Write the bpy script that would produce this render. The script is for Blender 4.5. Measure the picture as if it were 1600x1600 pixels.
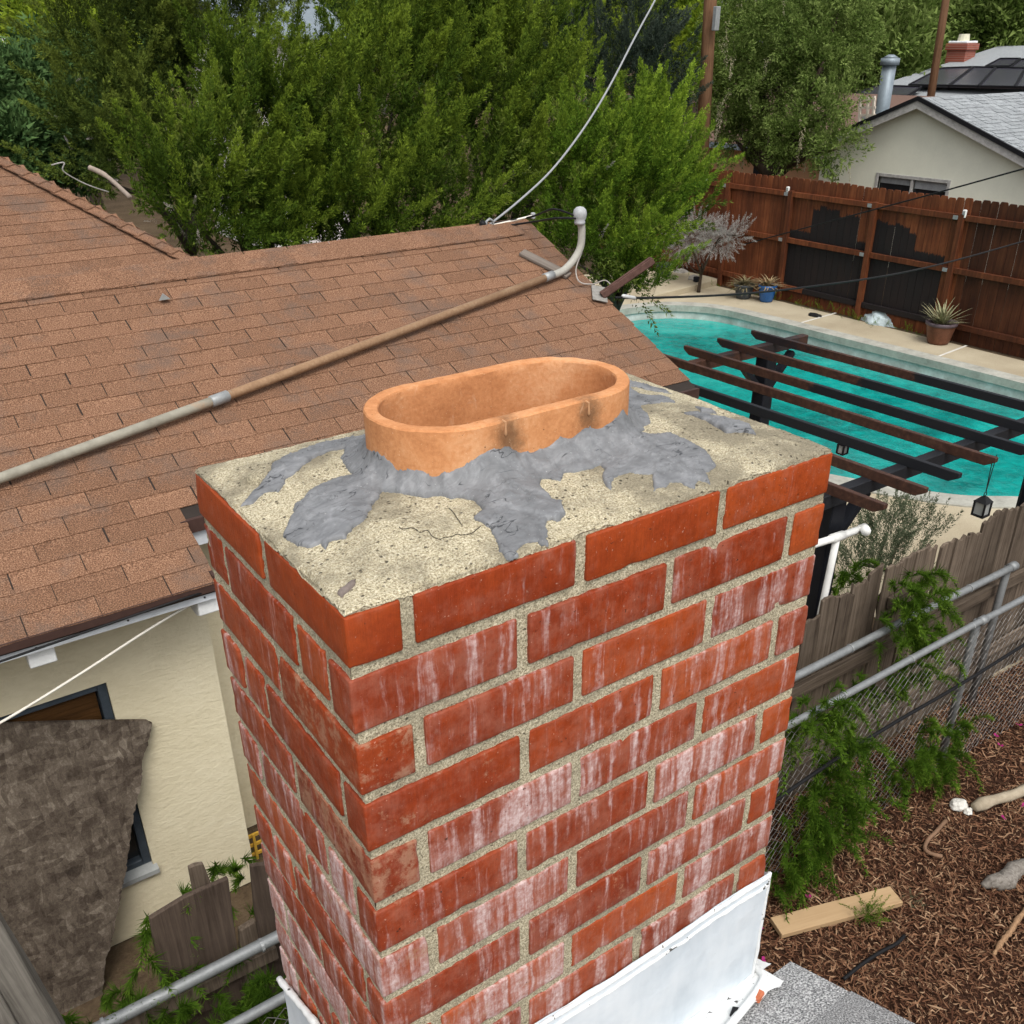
import bpy, bmesh, math, random
import numpy as np
from mathutils import Vector, Matrix, noise as mnoise

random.seed(7)
rng = np.random.default_rng(7)
scene = bpy.context.scene
for o in list(bpy.data.objects):
    bpy.data.objects.remove(o, do_unlink=True)
COL = scene.collection
R = math.radians

# ------------------------------------------------------------------ camera
CAM = np.array([-0.300337, -0.712841, 4.4])
RM = np.array([[0.820239, -0.571978, -0.007010],
               [-0.277744, -0.387523, -0.879025],
               [0.500066, 0.722957, -0.476725]])
_u, _s, _v = np.linalg.svd(RM); RM = _u @ _v
FPX, CX, CY = 1483.329, 800.0, 876.704
cam_data = bpy.data.cameras.new('camera')
cam = bpy.data.objects.new('camera', cam_data)
COL.objects.link(cam)
mw = Matrix.Identity(4)
for i in range(3):
    mw[i][0] = RM[0][i]; mw[i][1] = -RM[1][i]; mw[i][2] = -RM[2][i]; mw[i][3] = CAM[i]
cam.matrix_world = mw
cam_data.sensor_width = 36.0
cam_data.sensor_fit = 'HORIZONTAL'
cam_data.lens = 36.0 * FPX / 1600.0
cam_data.shift_y = 76.704 / 1600.0
cam_data.clip_start = 0.02
cam_data.clip_end = 2000.0
cam_data.dof.use_dof = False
cam_data.dof.focus_distance = 1.35
cam_data.dof.aperture_fstop = 20.0
scene.camera = cam

# ------------------------------------------------------------------ light
world = bpy.data.worlds.new('World'); scene.world = world
world.use_nodes = True
wn = world.node_tree; wn.nodes.clear()
SUN_EL, SUN_AZ = R(58), R(200)
sky = wn.nodes.new('ShaderNodeTexSky'); sky.sky_type = 'NISHITA'
sky.sun_disc = False; sky.sun_elevation = SUN_EL; sky.sun_rotation = SUN_AZ
sky.air_density = 1.0; sky.dust_density = 4.0; sky.ozone_density = 1.0
hsv = wn.nodes.new('ShaderNodeHueSaturation')          # an overcast sky: nearly colourless
hsv.inputs['Saturation'].default_value = 0.22
bg = wn.nodes.new('ShaderNodeBackground'); bg.inputs['Strength'].default_value = 0.15
wo = wn.nodes.new('ShaderNodeOutputWorld')
wn.links.new(sky.outputs[0], hsv.inputs['Color'])
wn.links.new(hsv.outputs[0], bg.inputs['Color'])
wn.links.new(bg.outputs[0], wo.inputs['Surface'])
sd = bpy.data.lights.new('sun', 'SUN'); sd.energy = 1.3; sd.angle = R(24); sd.color = (1.0, 0.96, 0.90)
sun = bpy.data.objects.new('sun', sd); COL.objects.link(sun)
sdir = Vector((math.sin(SUN_AZ) * math.cos(SUN_EL), math.cos(SUN_AZ) * math.cos(SUN_EL), math.sin(SUN_EL)))
sun.rotation_euler = sdir.to_track_quat('Z', 'Y').to_euler()
scene.view_settings.view_transform = 'Standard'
scene.view_settings.look = 'None'
scene.view_settings.gamma = 1.0
scene.view_settings.exposure = 0.47
scene.view_settings.use_curve_mapping = False
scene.render.engine = 'CYCLES'
scene.cycles.max_bounces = 4
scene.cycles.diffuse_bounces = 3
scene.cycles.glossy_bounces = 2
scene.cycles.transmission_bounces = 2
scene.cycles.caustics_reflective = False
scene.cycles.caustics_refractive = False
scene.cycles.adaptive_threshold = 0.02
scene.cycles.transparent_max_bounces = 8
scene.cycles.use_denoising = True

# ------------------------------------------------------------------ helpers
def ray(x, y):
    return RM.T @ np.array([(x - CX) / FPX, (y - CY) / FPX, 1.0])
def at_z(x, y, z):
    d = ray(x, y); return CAM + d * ((z - CAM[2]) / d[2])
def at_y(x, y, Y):
    d = ray(x, y); return CAM + d * ((Y - CAM[1]) / d[1])
def at_x(x, y, X):
    d = ray(x, y); return CAM + d * ((X - CAM[0]) / d[0])
def at_plane(x, y, p, n):
    d = ray(x, y); n = np.array(n, float); return CAM + d * (((np.array(p) - CAM) @ n) / (d @ n))

def tag(o, label=None, cat=None, group=None, kind=None):
    if label: o['label'] = label
    if cat: o['category'] = cat
    if group: o['group'] = group
    if kind: o['kind'] = kind
    return o

def thing(name, loc, label, cat, group=None, rz=0.0):
    e = bpy.data.objects.new(name, None); COL.objects.link(e)
    e.location = tuple(loc); e.rotation_euler = (0, 0, rz)
    e.empty_display_size = 0.1
    tag(e, label, cat, group)
    return e

def world_of(o):
    m = Matrix.Translation(o.location) @ o.rotation_euler.to_matrix().to_4x4()
    if o.parent: m = world_of(o.parent) @ o.matrix_parent_inverse @ m
    return m

def adopt(o, parent):
    if parent is not None:
        o.parent = parent
        o.matrix_parent_inverse = world_of(parent).inverted()
    return o

def new_obj(name, me, mat, parent=None):
    if mat is not None and len(me.materials) == 0:
        me.materials.append(mat)
    o = bpy.data.objects.new(name, me); COL.objects.link(o)
    return adopt(o, parent)

class MB:
    def __init__(s): s.v = []; s.f = []
    def add(s, verts, faces):
        b = len(s.v); s.v += [tuple(map(float, p)) for p in verts]; s.f += [tuple(i + b for i in f) for f in faces]; return s
    def box(s, x0, x1, y0, y1, z0, z1):
        v = [(x, y, z) for z in (z0, z1) for y in (y0, y1) for x in (x0, x1)]
        return s.add(v, [(0, 2, 3, 1), (4, 5, 7, 6), (0, 1, 5, 4), (2, 6, 7, 3), (0, 4, 6, 2), (1, 3, 7, 5)])
    def obox(s, c, ax, ay, az):
        c, ax, ay, az = (np.array(q, float) for q in (c, ax, ay, az))
        v = [c + i * ax + j * ay + k * az for k in (-.5, .5) for j in (-.5, .5) for i in (-.5, .5)]
        return s.add(v, [(0, 2, 3, 1), (4, 5, 7, 6), (0, 1, 5, 4), (2, 6, 7, 3), (0, 4, 6, 2), (1, 3, 7, 5)])
    def beam(s, a, b, w, h, up=(0, 0, 1)):
        a, b, up = (np.array(q, float) for q in (a, b, up))
        d = b - a; L = np.linalg.norm(d); d = d / L
        x = np.cross(d, up); x /= np.linalg.norm(x); y = np.cross(x, d)
        return s.obox((a + b) / 2, d * L, x * w, y * h)
    def tube(s, pts, r, n=8, cap=True):
        P = [np.array(p, float) for p in pts]
        rr = r if hasattr(r, '__len__') else [r] * len(P)
        rings = []; prev = None
        for i, p in enumerate(P):
            d = P[min(i + 1, len(P) - 1)] - P[max(i - 1, 0)]
            d = d / (np.linalg.norm(d) + 1e-12)
            if prev is None:
                a = np.array([0, 0, 1.]) if abs(d[2]) < .9 else np.array([1., 0, 0])
                x = np.cross(d, a)
            else:
                x = prev - d * (prev @ d)
            x /= (np.linalg.norm(x) + 1e-12); prev = x; y = np.cross(d, x)
            rings.append([p + rr[i] * (math.cos(2 * math.pi * k / n) * x + math.sin(2 * math.pi * k / n) * y) for k in range(n)])
        v = [q for g in rings for q in g]; f = []
        for i in range(len(P) - 1):
            for k in range(n):
                f.append((i * n + k, i * n + (k + 1) % n, (i + 1) * n + (k + 1) % n, (i + 1) * n + k))
        if cap:
            f.append(tuple(reversed(range(n)))); f.append(tuple((len(P) - 1) * n + k for k in range(n)))
        return s.add(v, f)
    def prism(s, poly, ext):
        n = len(poly); e = np.array(ext, float); P = [np.array(p, float) for p in poly]
        v = P + [p + e for p in P]
        f = [tuple(reversed(range(n))), tuple(range(n, 2 * n))] + [(i, (i + 1) % n, n + (i + 1) % n, n + i) for i in range(n)]
        return s.add(v, f)
    def lathe(s, prof, c, n=20):
        c = np.array(c, float); v = []; f = []
        for r_, z_ in prof:
            for k in range(n):
                a = 2 * math.pi * k / n; v.append(c + np.array([r_ * math.cos(a), r_ * math.sin(a), z_]))
        for i in range(len(prof) - 1):
            for k in range(n):
                f.append((i * n + k, i * n + (k + 1) % n, (i + 1) * n + (k + 1) % n, (i + 1) * n + k))
        return s.add(v, f)
    def mesh(s, name, smooth=False, bevel=0.0, seg=1, fix=True):
        me = bpy.data.meshes.new(name); me.from_pydata(s.v, [], s.f)
        if bevel or fix:
            bm = bmesh.new(); bm.from_mesh(me)
            if fix: bmesh.ops.recalc_face_normals(bm, faces=bm.faces)
            if bevel:
                ed = [e for e in bm.edges if len(e.link_faces) == 2 and e.calc_face_angle(0) > .5]
                bmesh.ops.bevel(bm, geom=ed, offset=bevel, segments=seg, affect='EDGES', profile=.6)
            bm.to_mesh(me); bm.free()
        if smooth:
            me.polygons.foreach_set('use_smooth', [True] * len(me.polygons))
        return me
    def build(s, name, mat, parent=None, **k):
        return new_obj(name, s.mesh(name, **k), mat, parent)

def np_mesh(name, verts, faces_flat, k):
    """verts (N,3); faces_flat (M,k)"""
    verts = np.asarray(verts, np.float32); F = np.asarray(faces_flat, np.int32).reshape(-1, k)
    me = bpy.data.meshes.new(name)
    me.vertices.add(len(verts)); me.vertices.foreach_set('co', verts.ravel())
    me.loops.add(F.size); me.loops.foreach_set('vertex_index', F.ravel())
    me.polygons.add(len(F)); me.polygons.foreach_set('loop_start', np.arange(0, F.size, k, dtype=np.int32))
    try: me.polygons.foreach_set('loop_total', np.full(len(F), k, np.int32))
    except Exception: pass
    me.update(calc_edges=True)
    return me

def set_attr(me, name, arr):
    a = me.attributes.new(name, 'FLOAT', 'POINT'); a.data.foreach_set('value', np.asarray(arr, np.float32))

def catmull(pts, n=8, closed=False):
    P = [np.array(p, float) for p in pts]; out = []
    m = len(P); rngi = range(m if closed else m - 1)
    for i in rngi:
        g = (lambda j: P[j % m]) if closed else (lambda j: P[max(0, min(m - 1, j))])
        p0, p1, p2, p3 = g(i - 1), g(i), g(i + 1), g(i + 2)
        for k in range(n):
            t = k / n
            out.append(.5 * ((2 * p1) + (-p0 + p2) * t + (2 * p0 - 5 * p1 + 4 * p2 - p3) * t * t + (-p0 + 3 * p1 - 3 * p2 + p3) * t ** 3))
    if not closed: out.append(P[-1])
    return out

def sag(a, b, drop, n=20):
    a = np.array(a, float); b = np.array(b, float)
    return [a + (b - a) * t - np.array([0, 0, drop * 4 * t * (1 - t)]) for t in np.linspace(0, 1, n)]

# ------------------------------------------------------------------ material helpers
def rod(name, a, b, w, h, mat, parent=None, up=(0, 0, 1), bevel=.003, jag=0.0):
    """a squared timber whose own z axis runs along it, so that grain follows the length"""
    a, b, up = (np.array(q, float) for q in (a, b, up))
    d = b - a; L = np.linalg.norm(d); d = d / L
    x = np.cross(d, up); x /= np.linalg.norm(x); y = np.cross(d, x)
    g = MB(); n = max(1, int(L / .25)) if jag else 1
    V = []; F_ = []
    for i in range(n + 1):
        for sx, sy in ((-1, -1), (1, -1), (1, 1), (-1, 1)):
            V.append((sx * w / 2 + random.uniform(-jag, jag), sy * h / 2 + random.uniform(-jag, jag), L * i / n))
    for i in range(n):
        for k in range(4): F_.append((i * 4 + k, i * 4 + (k + 1) % 4, i * 4 + 4 + (k + 1) % 4, i * 4 + 4 + k))
    F_ += [(3, 2, 1, 0), (n * 4, n * 4 + 1, n * 4 + 2, n * 4 + 3)]
    g.add(V, F_)
    o = new_obj(name, g.mesh(name, bevel=bevel), mat)
    m = Matrix.Identity(4)
    for i in range(3):
        m[i][0] = x[i]; m[i][1] = y[i]; m[i][2] = d[i]; m[i][3] = a[i]
    o.location = m.translation; o.rotation_euler = m.to_euler()
    return adopt(o, parent)

class N:
    def __init__(s, name):
        s.m = bpy.data.materials.new(name); s.m.use_nodes = True
        s.t = s.m.node_tree; s.b = s.t.nodes['Principled BSDF']
        s.b.inputs['Specular IOR Level'].default_value = 0.15
    def n(s, typ, **kw):
        q = s.t.nodes.new(typ)
        for k, v in kw.items(): setattr(q, k, v)
        return q
    def l(s, a, b): s.t.links.new(a, b)
    def put(s, sock, v):
        if isinstance(v, bpy.types.NodeSocket): s.l(v, sock)
        elif isinstance(v, (tuple, list)) and len(v) == 3 and sock.type == 'RGBA': sock.default_value = (*v, 1)
        else: sock.default_value = v
    def coord(s, kind='Object'):
        return s.n('ShaderNodeTexCoord').outputs[kind]
    def pos(s): return s.n('ShaderNodeNewGeometry').outputs['Position']
    def island(s): return s.n('ShaderNodeNewGeometry').outputs['Random Per Island']
    def oinfo(s, k='Random'): return s.n('ShaderNodeObjectInfo').outputs[k]
    def attr(s, name): return s.n('ShaderNodeAttribute', attribute_name=name).outputs['Fac']
    def vscale(s, v, sc):
        q = s.n('ShaderNodeVectorMath', operation='MULTIPLY'); s.put(q.inputs[0], v); q.inputs[1].default_value = sc; return q.outputs[0]
    def vadd(s, v, w):
        q = s.n('ShaderNodeVectorMath', operation='ADD'); s.put(q.inputs[0], v); s.put(q.inputs[1], w); return q.outputs[0]
    def sep(s, v):
        q = s.n('ShaderNodeSeparateXYZ'); s.l(v, q.inputs[0]); return q.outputs
    def comb(s, x, y, z):
        q = s.n('ShaderNodeCombineXYZ'); s.put(q.inputs[0], x); s.put(q.inputs[1], y); s.put(q.inputs[2], z); return q.outputs[0]
    def noise(s, v, scale, detail=4, rough=.55, dist=0, col=False):
        q = s.n('ShaderNodeTexNoise'); s.l(v, q.inputs['Vector'])
        q.inputs['Scale'].default_value = scale; q.inputs['Detail'].default_value = detail
        q.inputs['Roughness'].default_value = rough; q.inputs['Distortion'].default_value = dist
        return q.outputs['Color' if col else 'Fac']
    def vor(s, v, scale, feature='F1', out='Distance', rand=1.0):
        q = s.n('ShaderNodeTexVoronoi', feature=feature); s.l(v, q.inputs['Vector']); q.inputs['Scale'].default_value = scale
        q.inputs['Randomness'].default_value = rand
        return q.outputs[out]
    def math(s, op, a, b=0.0, c=None, clamp=False):
        q = s.n('ShaderNodeMath', operation=op, use_clamp=clamp); s.put(q.inputs[0], a); s.put(q.inputs[1], b)
        if c is not None: s.put(q.inputs[2], c)
        return q.outputs[0]
    def step(s, v, lo, hi):
        q = s.n('ShaderNodeMapRange', interpolation_type='SMOOTHSTEP'); s.put(q.inputs[0], v)
        s.put(q.inputs[1], lo); s.put(q.inputs[2], hi); return q.outputs[0]
    def ramp(s, f, stops, interp='LINEAR'):
        q = s.n('ShaderNodeValToRGB'); s.put(q.inputs[0], f); e = q.color_ramp.elements; q.color_ramp.interpolation = interp
        while len(e) < len(stops): e.new(.5)
        for el, (p, c) in zip(e, stops): el.position = p; el.color = (*c, 1)
        return q.outputs[0]
    def mix(s, f, a, b, mode='MIX'):
        q = s.n('ShaderNodeMix', data_type='RGBA', blend_type=mode); s.put(q.inputs[0], f); s.put(q.inputs[6], a); s.put(q.inputs[7], b)
        return q.outputs[2]
    def bump(s, h, strength=.5, dist=.01, normal=None):
        q = s.n('ShaderNodeBump'); s.l(h, q.inputs['Height']); q.inputs['Strength'].default_value = strength; q.inputs['Distance'].default_value = dist
        if normal is not None: s.l(normal, q.inputs['Normal'])
        return q.outputs[0]
    def done(s, col=None, rough=None, normal=None, spec=None, metal=None):
        if col is not None: s.put(s.b.inputs['Base Color'], col)
        if rough is not None: s.put(s.b.inputs['Roughness'], rough)
        if normal is not None: s.l(normal, s.b.inputs['Normal'])
        if spec is not None: s.b.inputs['Specular IOR Level'].default_value = spec
        if metal is not None: s.put(s.b.inputs['Metallic'], metal)
        return s.m

def srgb(r, g, b):
    f = lambda c: (c / 255 / 12.92) if c <= 10 else ((c / 255 + .055) / 1.055) ** 2.4
    return (f(r), f(g), f(b))

def plain(name, c, rough=.6, var=.25, scale=8, bump=.2, bdist=.004, spec=.14, metal=0.0, grain=None):
    """a colour with blotchy variation and fine relief; grain = stretch vector for wood-like streaks"""
    m = N(name); v = m.coord('Object')
    if grain: v = m.vscale(v, grain)
    a = m.noise(v, scale, 6, .6)
    b = m.noise(v, scale * 7, 3, .6)
    f = m.math('ADD', m.math('MULTIPLY', a, .7), m.math('MULTIPLY', b, .3))
    dark = tuple(x * (1 - var) for x in c); lite = tuple(min(1, x * (1 + var)) for x in c)
    col = m.ramp(f, [(.3, dark), (.7, lite)])
    nm = m.bump(f, bump, bdist) if bump else None
    return m.done(col, rough, nm, spec, metal)

def wood(name, dark, lite, grain=(40, 40, 2), rough=.8, obj_var=.35, knots=True, bump=.4):
    m = N(name); v = m.coord('Object')
    r = m.oinfo('Random')
    v2 = m.vadd(m.vscale(v, grain), m.comb(m.math('MULTIPLY', r, 37.0), m.math('MULTIPLY', r, 11.0), m.math('MULTIPLY', r, 23.0)))
    a = m.noise(v2, 1.0, 8, .65, .6)
    b = m.noise(v, 5, 4, .6)
    f = m.math('ADD', m.math('MULTIPLY', a, .75), m.math('MULTIPLY', b, .25))
    col = m.ramp(f, [(.3, dark), (.5, tuple((p + q) / 2 for p, q in zip(dark, lite))), (.72, lite)])
    k = m.math('ADD', m.math('MULTIPLY', r, 2 * obj_var), 1 - obj_var)
    q = m.n('ShaderNodeHueSaturation'); m.put(q.inputs['Color'], col); m.put(q.inputs['Value'], k)
    return m.done(q.outputs[0], rough, m.bump(a, bump, .004), .08)
# ------------------------------------------------------------------ shared materials
def brick_material():
    m = N('fired_brick'); v = m.coord('Object')
    oc = m.n('ShaderNodeObjectInfo')
    hz = m.n('ShaderNodeSeparateColor'); m.l(oc.outputs['Color'], hz.inputs[0])
    haze, tone, raw = hz.outputs[0], hz.outputs[1], hz.outputs[2]
    rnd = oc.outputs['Random']
    off = m.comb(m.math('MULTIPLY', rnd, 31.0), m.math('MULTIPLY', rnd, 17.0), m.math('MULTIPLY', rnd, 7.0))
    vo = m.vadd(v, off)
    base = m.ramp(m.math('ADD', m.math('MULTIPLY', m.noise(vo, 14, 5, .6), .5), m.math('MULTIPLY', tone, .55)),
                  [(.15, (.130, .016, .005)), (.42, (.220, .031, .007)), (.66, (.31, .054, .011)), (.92, (.36, .090, .028))])
    stri = m.noise(m.vadd(m.vscale(v, (240, 240, 10)), off), 1.0, 4, .7)
    mot = m.noise(vo, 75, 5, .75)
    hv = m.n('ShaderNodeHueSaturation'); m.put(hv.inputs['Color'], base); m.put(hv.inputs['Value'], m.math('ADD', .40, m.math('ADD', m.math('MULTIPLY', stri, .50), m.math('MULTIPLY', mot, .70))))
    base = hv.outputs[0]
    # vertical rain streaks of lime bloom
    cont = m.noise(m.vscale(v, (6, 6, 4)), 1.0, 3, .6)
    zz = m.sep(v)[2]
    old = m.math('MULTIPLY', m.step(m.math('SUBTRACT', 3.937, zz), .03, .45), .22)     # deposits are older and heavier lower down the stack
    haze = m.math('ADD', m.math('ADD', m.math('MULTIPLY', haze, .70), m.math('MULTIPLY', m.math('SUBTRACT', cont, .5), 1.1)), m.math('ADD', old, .09), clamp=True)
    st = m.noise(m.vadd(m.vscale(v, (62, 62, 1.7)), m.vscale(m.noise(v, 22, 2, .5, 0, True), (.9, .9, 0))), 1.0, 6, .62, .25)
    st2 = m.noise(m.vscale(v, (230, 230, 14)), 1.0, 4, .65)
    patch = m.noise(v, 16, 5, .7)
    fine = m.noise(vo, 130, 4, .7)
    s = m.math('ADD', m.math('MULTIPLY', st, .72), m.math('MULTIPLY', st2, .18))
    s = m.math('ADD', s, m.math('MULTIPLY', patch, .16))
    s = m.math('ADD', s, m.math('MULTIPLY', fine, .10))
    lim = m.math('SUBTRACT', .775, m.math('MULTIPLY', haze, .33))
    amt = m.step(s, lim, m.math('ADD', lim, .21))
    bloomc = m.mix(m.step(fine, .25, .75), (.38, .21, .19), (.66, .55, .53))
    amt = m.math('MULTIPLY', amt, m.math('ADD', .55, m.math('MULTIPLY', haze, .36)), clamp=True)
    # even pale film
    film = m.math('MULTIPLY', m.step(m.math('ADD', m.noise(vo, 40, 5, .7), m.math('MULTIPLY', haze, .35)), .54, .95), .36)
    c = m.mix(film, base, (.38, .17, .12))
    c = m.mix(amt, c, bloomc)
    # worn, unglazed spots where the orange body or old mortar smear shows
    wr = m.math('MULTIPLY', m.step(m.math('ADD', m.noise(vo, 34, 6, .75), m.math('MULTIPLY', raw, .24)), .66, .80), .72)
    c = m.mix(wr, c, m.mix(fine, (.26, .10, .05), (.44, .27, .18)))
    # chips and scratches showing as pale flecks, pits as dark flecks
    fl = m.step(m.noise(vo, 230, 3, .6), .675, .72)
    c = m.mix(m.math('MULTIPLY', fl, .50), c, (.52, .34, .27))
    pit = m.step(m.noise(m.vadd(vo, (3, 5, 9)), 150, 3, .6), .69, .73)
    c = m.mix(m.math('MULTIPLY', pit, .8), c, (.05, .02, .012))
    h = m.math('ADD', m.math('MULTIPLY', m.noise(vo, 60, 6, .65), .7), m.math('MULTIPLY', stri, .5))
    h = m.math('SUBTRACT', h, m.math('MULTIPLY', pit, .6))
    rough = m.math('ADD', .52, m.math('MULTIPLY', amt, .4))
    return m.done(c, rough, m.bump(h, .7, .0025), .16)

def sand_material(name, cols, dirt, speck=.72, dirt_amt=.6):
    m = N(name); v = m.coord('Object')
    g = m.noise(v, 420, 3, .75); g2 = m.noise(v, 900, 2, .6)
    big = m.noise(v, 6.5, 6, .68)
    f = m.math('ADD', m.math('MULTIPLY', g, .75), m.math('MULTIPLY', g2, .25))
    c = m.ramp(f, [(.36, cols[0]), (.48, cols[1]), (.62, cols[2])])
    c = m.mix(m.math('MULTIPLY', m.step(big, .44, .64), dirt_amt), c, dirt)
    sp = m.vor(v, 120, out='Distance')
    spn = m.noise(v, 60, 2)
    spk = m.math('MULTIPLY', m.math('SUBTRACT', 1.0, m.step(sp, .12, .26)), m.step(spn, speck - .14, speck - .05))
    c = m.mix(m.math('MULTIPLY', spk, .85), c, (.07, .06, .045))
    h = m.math('SUBTRACT', m.math('ADD', m.math('MULTIPLY', g, .7), m.math('MULTIPLY', m.noise(v, 120, 4, .7), .8)), m.math('MULTIPLY', spk, .8))
    return m.done(c, .95, m.bump(h, .9, .004), .15)

M = {}
M['brick'] = brick_material()
M['mortar'] = sand_material('sandy_mortar', [(.12, .105, .07), (.39, .34, .228), (.70, .63, .46)], (.22, .195, .14), .72, .5)
M['crown'] = sand_material('cement_crown', [(.15, .125, .085), (.47, .405, .265), (.78, .72, .55)], (.20, .175, .125), .60, .78)

def mastic_material():
    m = N('grey_mastic'); v = m.coord('Object')
    a = m.noise(v, 22, 5, .6, 1.2); b = m.noise(m.vscale(v, (40, 110, 60)), 1.0, 5, .65, 1.5); d = m.noise(v, 330, 2)
    c = m.ramp(m.math('ADD', m.math('MULTIPLY', a, .6), m.math('MULTIPLY', b, .4)), [(.30, (.105, .108, .112)), (.52, (.178, .183, .190)), (.74, (.30, .306, .315))])
    c = m.mix(m.math('MULTIPLY', m.step(d, .7, .75), .6), c, (.45, .45, .44))
    h = m.math('ADD', m.math('MULTIPLY', b, .8), m.math('MULTIPLY', a, .5))
    cr = m.math('ABSOLUTE', m.math('SUBTRACT', m.noise(m.vscale(v, (13, 42, 20)), 1.0, 2, .5, .8), .5))
    crk = m.math('MULTIPLY', m.math('SUBTRACT', 1.0, m.step(cr, .003, .014)), m.step(m.noise(v, 24, 2), .49, .55))
    c = m.mix(m.math('MULTIPLY', crk, .8), c, (.03, .032, .036))
    h = m.math('SUBTRACT', h, m.math('MULTIPLY', crk, .8))
    return m.done(c, .55, m.bump(h, .28, .002), .2)
M['mastic'] = mastic_material()
M['mastic_brown'] = plain('weathered_mastic', (.17, .14, .125), .8, .35, 60, .4)

def clay_material(cx):
    m = N('terracotta_flue'); v = m.coord('Object')
    a = m.noise(v, 11, 5, .6); b = m.noise(v, 160, 4, .7)
    c = m.ramp(m.math('ADD', m.math('MULTIPLY', a, .65), m.math('MULTIPLY', b, .35)), [(.30, (.36, .135, .050)), (.50, (.54, .24, .10)), (.70, (.68, .38, .20))])
    for p, rad in cx:                                     # two soot smudges below the drips
        d = m.n('ShaderNodeVectorMath', operation='DISTANCE'); m.l(m.vscale(v, (1, 1, .62)), d.inputs[0]); d.inputs[1].default_value = (p[0], p[1], p[2] * .62)
        k = m.math('SUBTRACT', 1.0, m.step(m.math('ADD', d.outputs['Value'], m.math('MULTIPLY', m.math('SUBTRACT', m.noise(v, 60, 6, .8), .5), .045)), .002, rad))
        c = m.mix(m.math('MULTIPLY', k, .72), c, (.06, .036, .02))
    scr = m.step(m.noise(m.vscale(v, (30, 30, 9)), 1.0, 6, .75, 1.0), .60, .72)
    c = m.mix(m.math('MULTIPLY', scr, .45), c, (.70, .46, .29))
    drk = m.step(m.noise(m.vadd(v, (7, 1, 3)), 13, 6, .75), .58, .74)
    c = m.mix(m.math('MULTIPLY', drk, .22), c, (.22, .085, .035))
    sp = m.step(m.noise(v, 420, 2), .70, .74)
    c = m.mix(m.math('MULTIPLY', sp, .5), c, (.74, .55, .36))
    pit = m.step(m.noise(m.vadd(v, (4, 4, 4)), 240, 2), .735, .77)
    c = m.mix(pit, c, (.10, .045, .02))
    h = m.math('ADD', m.math('MULTIPLY', b, .6), m.math('MULTIPLY', m.noise(v, 40, 4), .6))
    return m.done(c, .85, m.bump(h, .5, .002), .2)

# ------------------------------------------------------------------ chimney
TOP = 3.937
CW, CD = 0.7084, 0.4309
PITCH, JT = 0.0803, 0.0150
NC = 14
FL = dict(cx=.343, cy=.237, L=.363, r=.093, th=.0175, z=TOP + .085)

chimney = thing('brick_chimney', (CW / 2, CD / 2, 2.75), 'weathered red brick chimney with an oval clay flue and white flashing at its foot', 'chimney')

def fbm(x, y, z, o=4):
    return mnoise.fractal(Vector((x, y, z)), 1.0, 2.0, o)

def make_brick(x0, x1, y0, y1, z0, z1, seed):
    bm = bmesh.new()
    r_ = bmesh.ops.create_cube(bm, size=1.0)
    sx, sy, sz = x1 - x0, y1 - y0, z1 - z0
    for v in bm.verts:
        v.co = Vector(((v.co.x + .5) * sx + x0, (v.co.y + .5) * sy + y0, (v.co.z + .5) * sz + z0))
    bmesh.ops.bevel(bm, geom=list(bm.edges), offset=.0026, segments=2, affect='EDGES', profile=.55)
    for ax, ln in ((0, sx), (1, sy), (2, sz)):
        k = max(1, int(ln / .016))
        for i in range(1, k):
            co = [0, 0, 0]; no = [0, 0, 0]
            co[ax] = (x0, y0, z0)[ax] + ln * i / k; no[ax] = 1
            g = list(bm.verts) + list(bm.edges) + list(bm.faces)
            if ax == 1 and i > 7 : continue
            bmesh.ops.bisect_plane(bm, geom=g, plane_co=co, plane_no=no)
    c = Vector(((x0 + x1) / 2, (y0 + y1) / 2, (z0 + z1) / 2)); hs = (sx / 2, sy / 2, sz / 2)
    for v in bm.verts:
        d = v.co - c
        near = [hs[a] - abs(d[a]) for a in range(3)]
        cnt = sum(1 for q in near if q < .0045)
        n = fbm(v.co.x * 45 + seed * 3.1, v.co.y * 45, v.co.z * 45)
        n2 = fbm(v.co.x * 18 + seed, v.co.y * 18 + 7, v.co.z * 18)
        out = Vector([d[a] / hs[a] if near[a] < .0045 else 0 for a in range(3)])
        if cnt >= 2:
            chip = max(0, n2 - .50) * .010
            v.co -= out * (abs(n) * .0008 + chip)
        else:
            v.co += out * n * .0008
    for f in bm.faces: f.smooth = True
    me = bpy.data.meshes.new('brick'); bm.to_mesh(me); bm.free()
    return me

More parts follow.
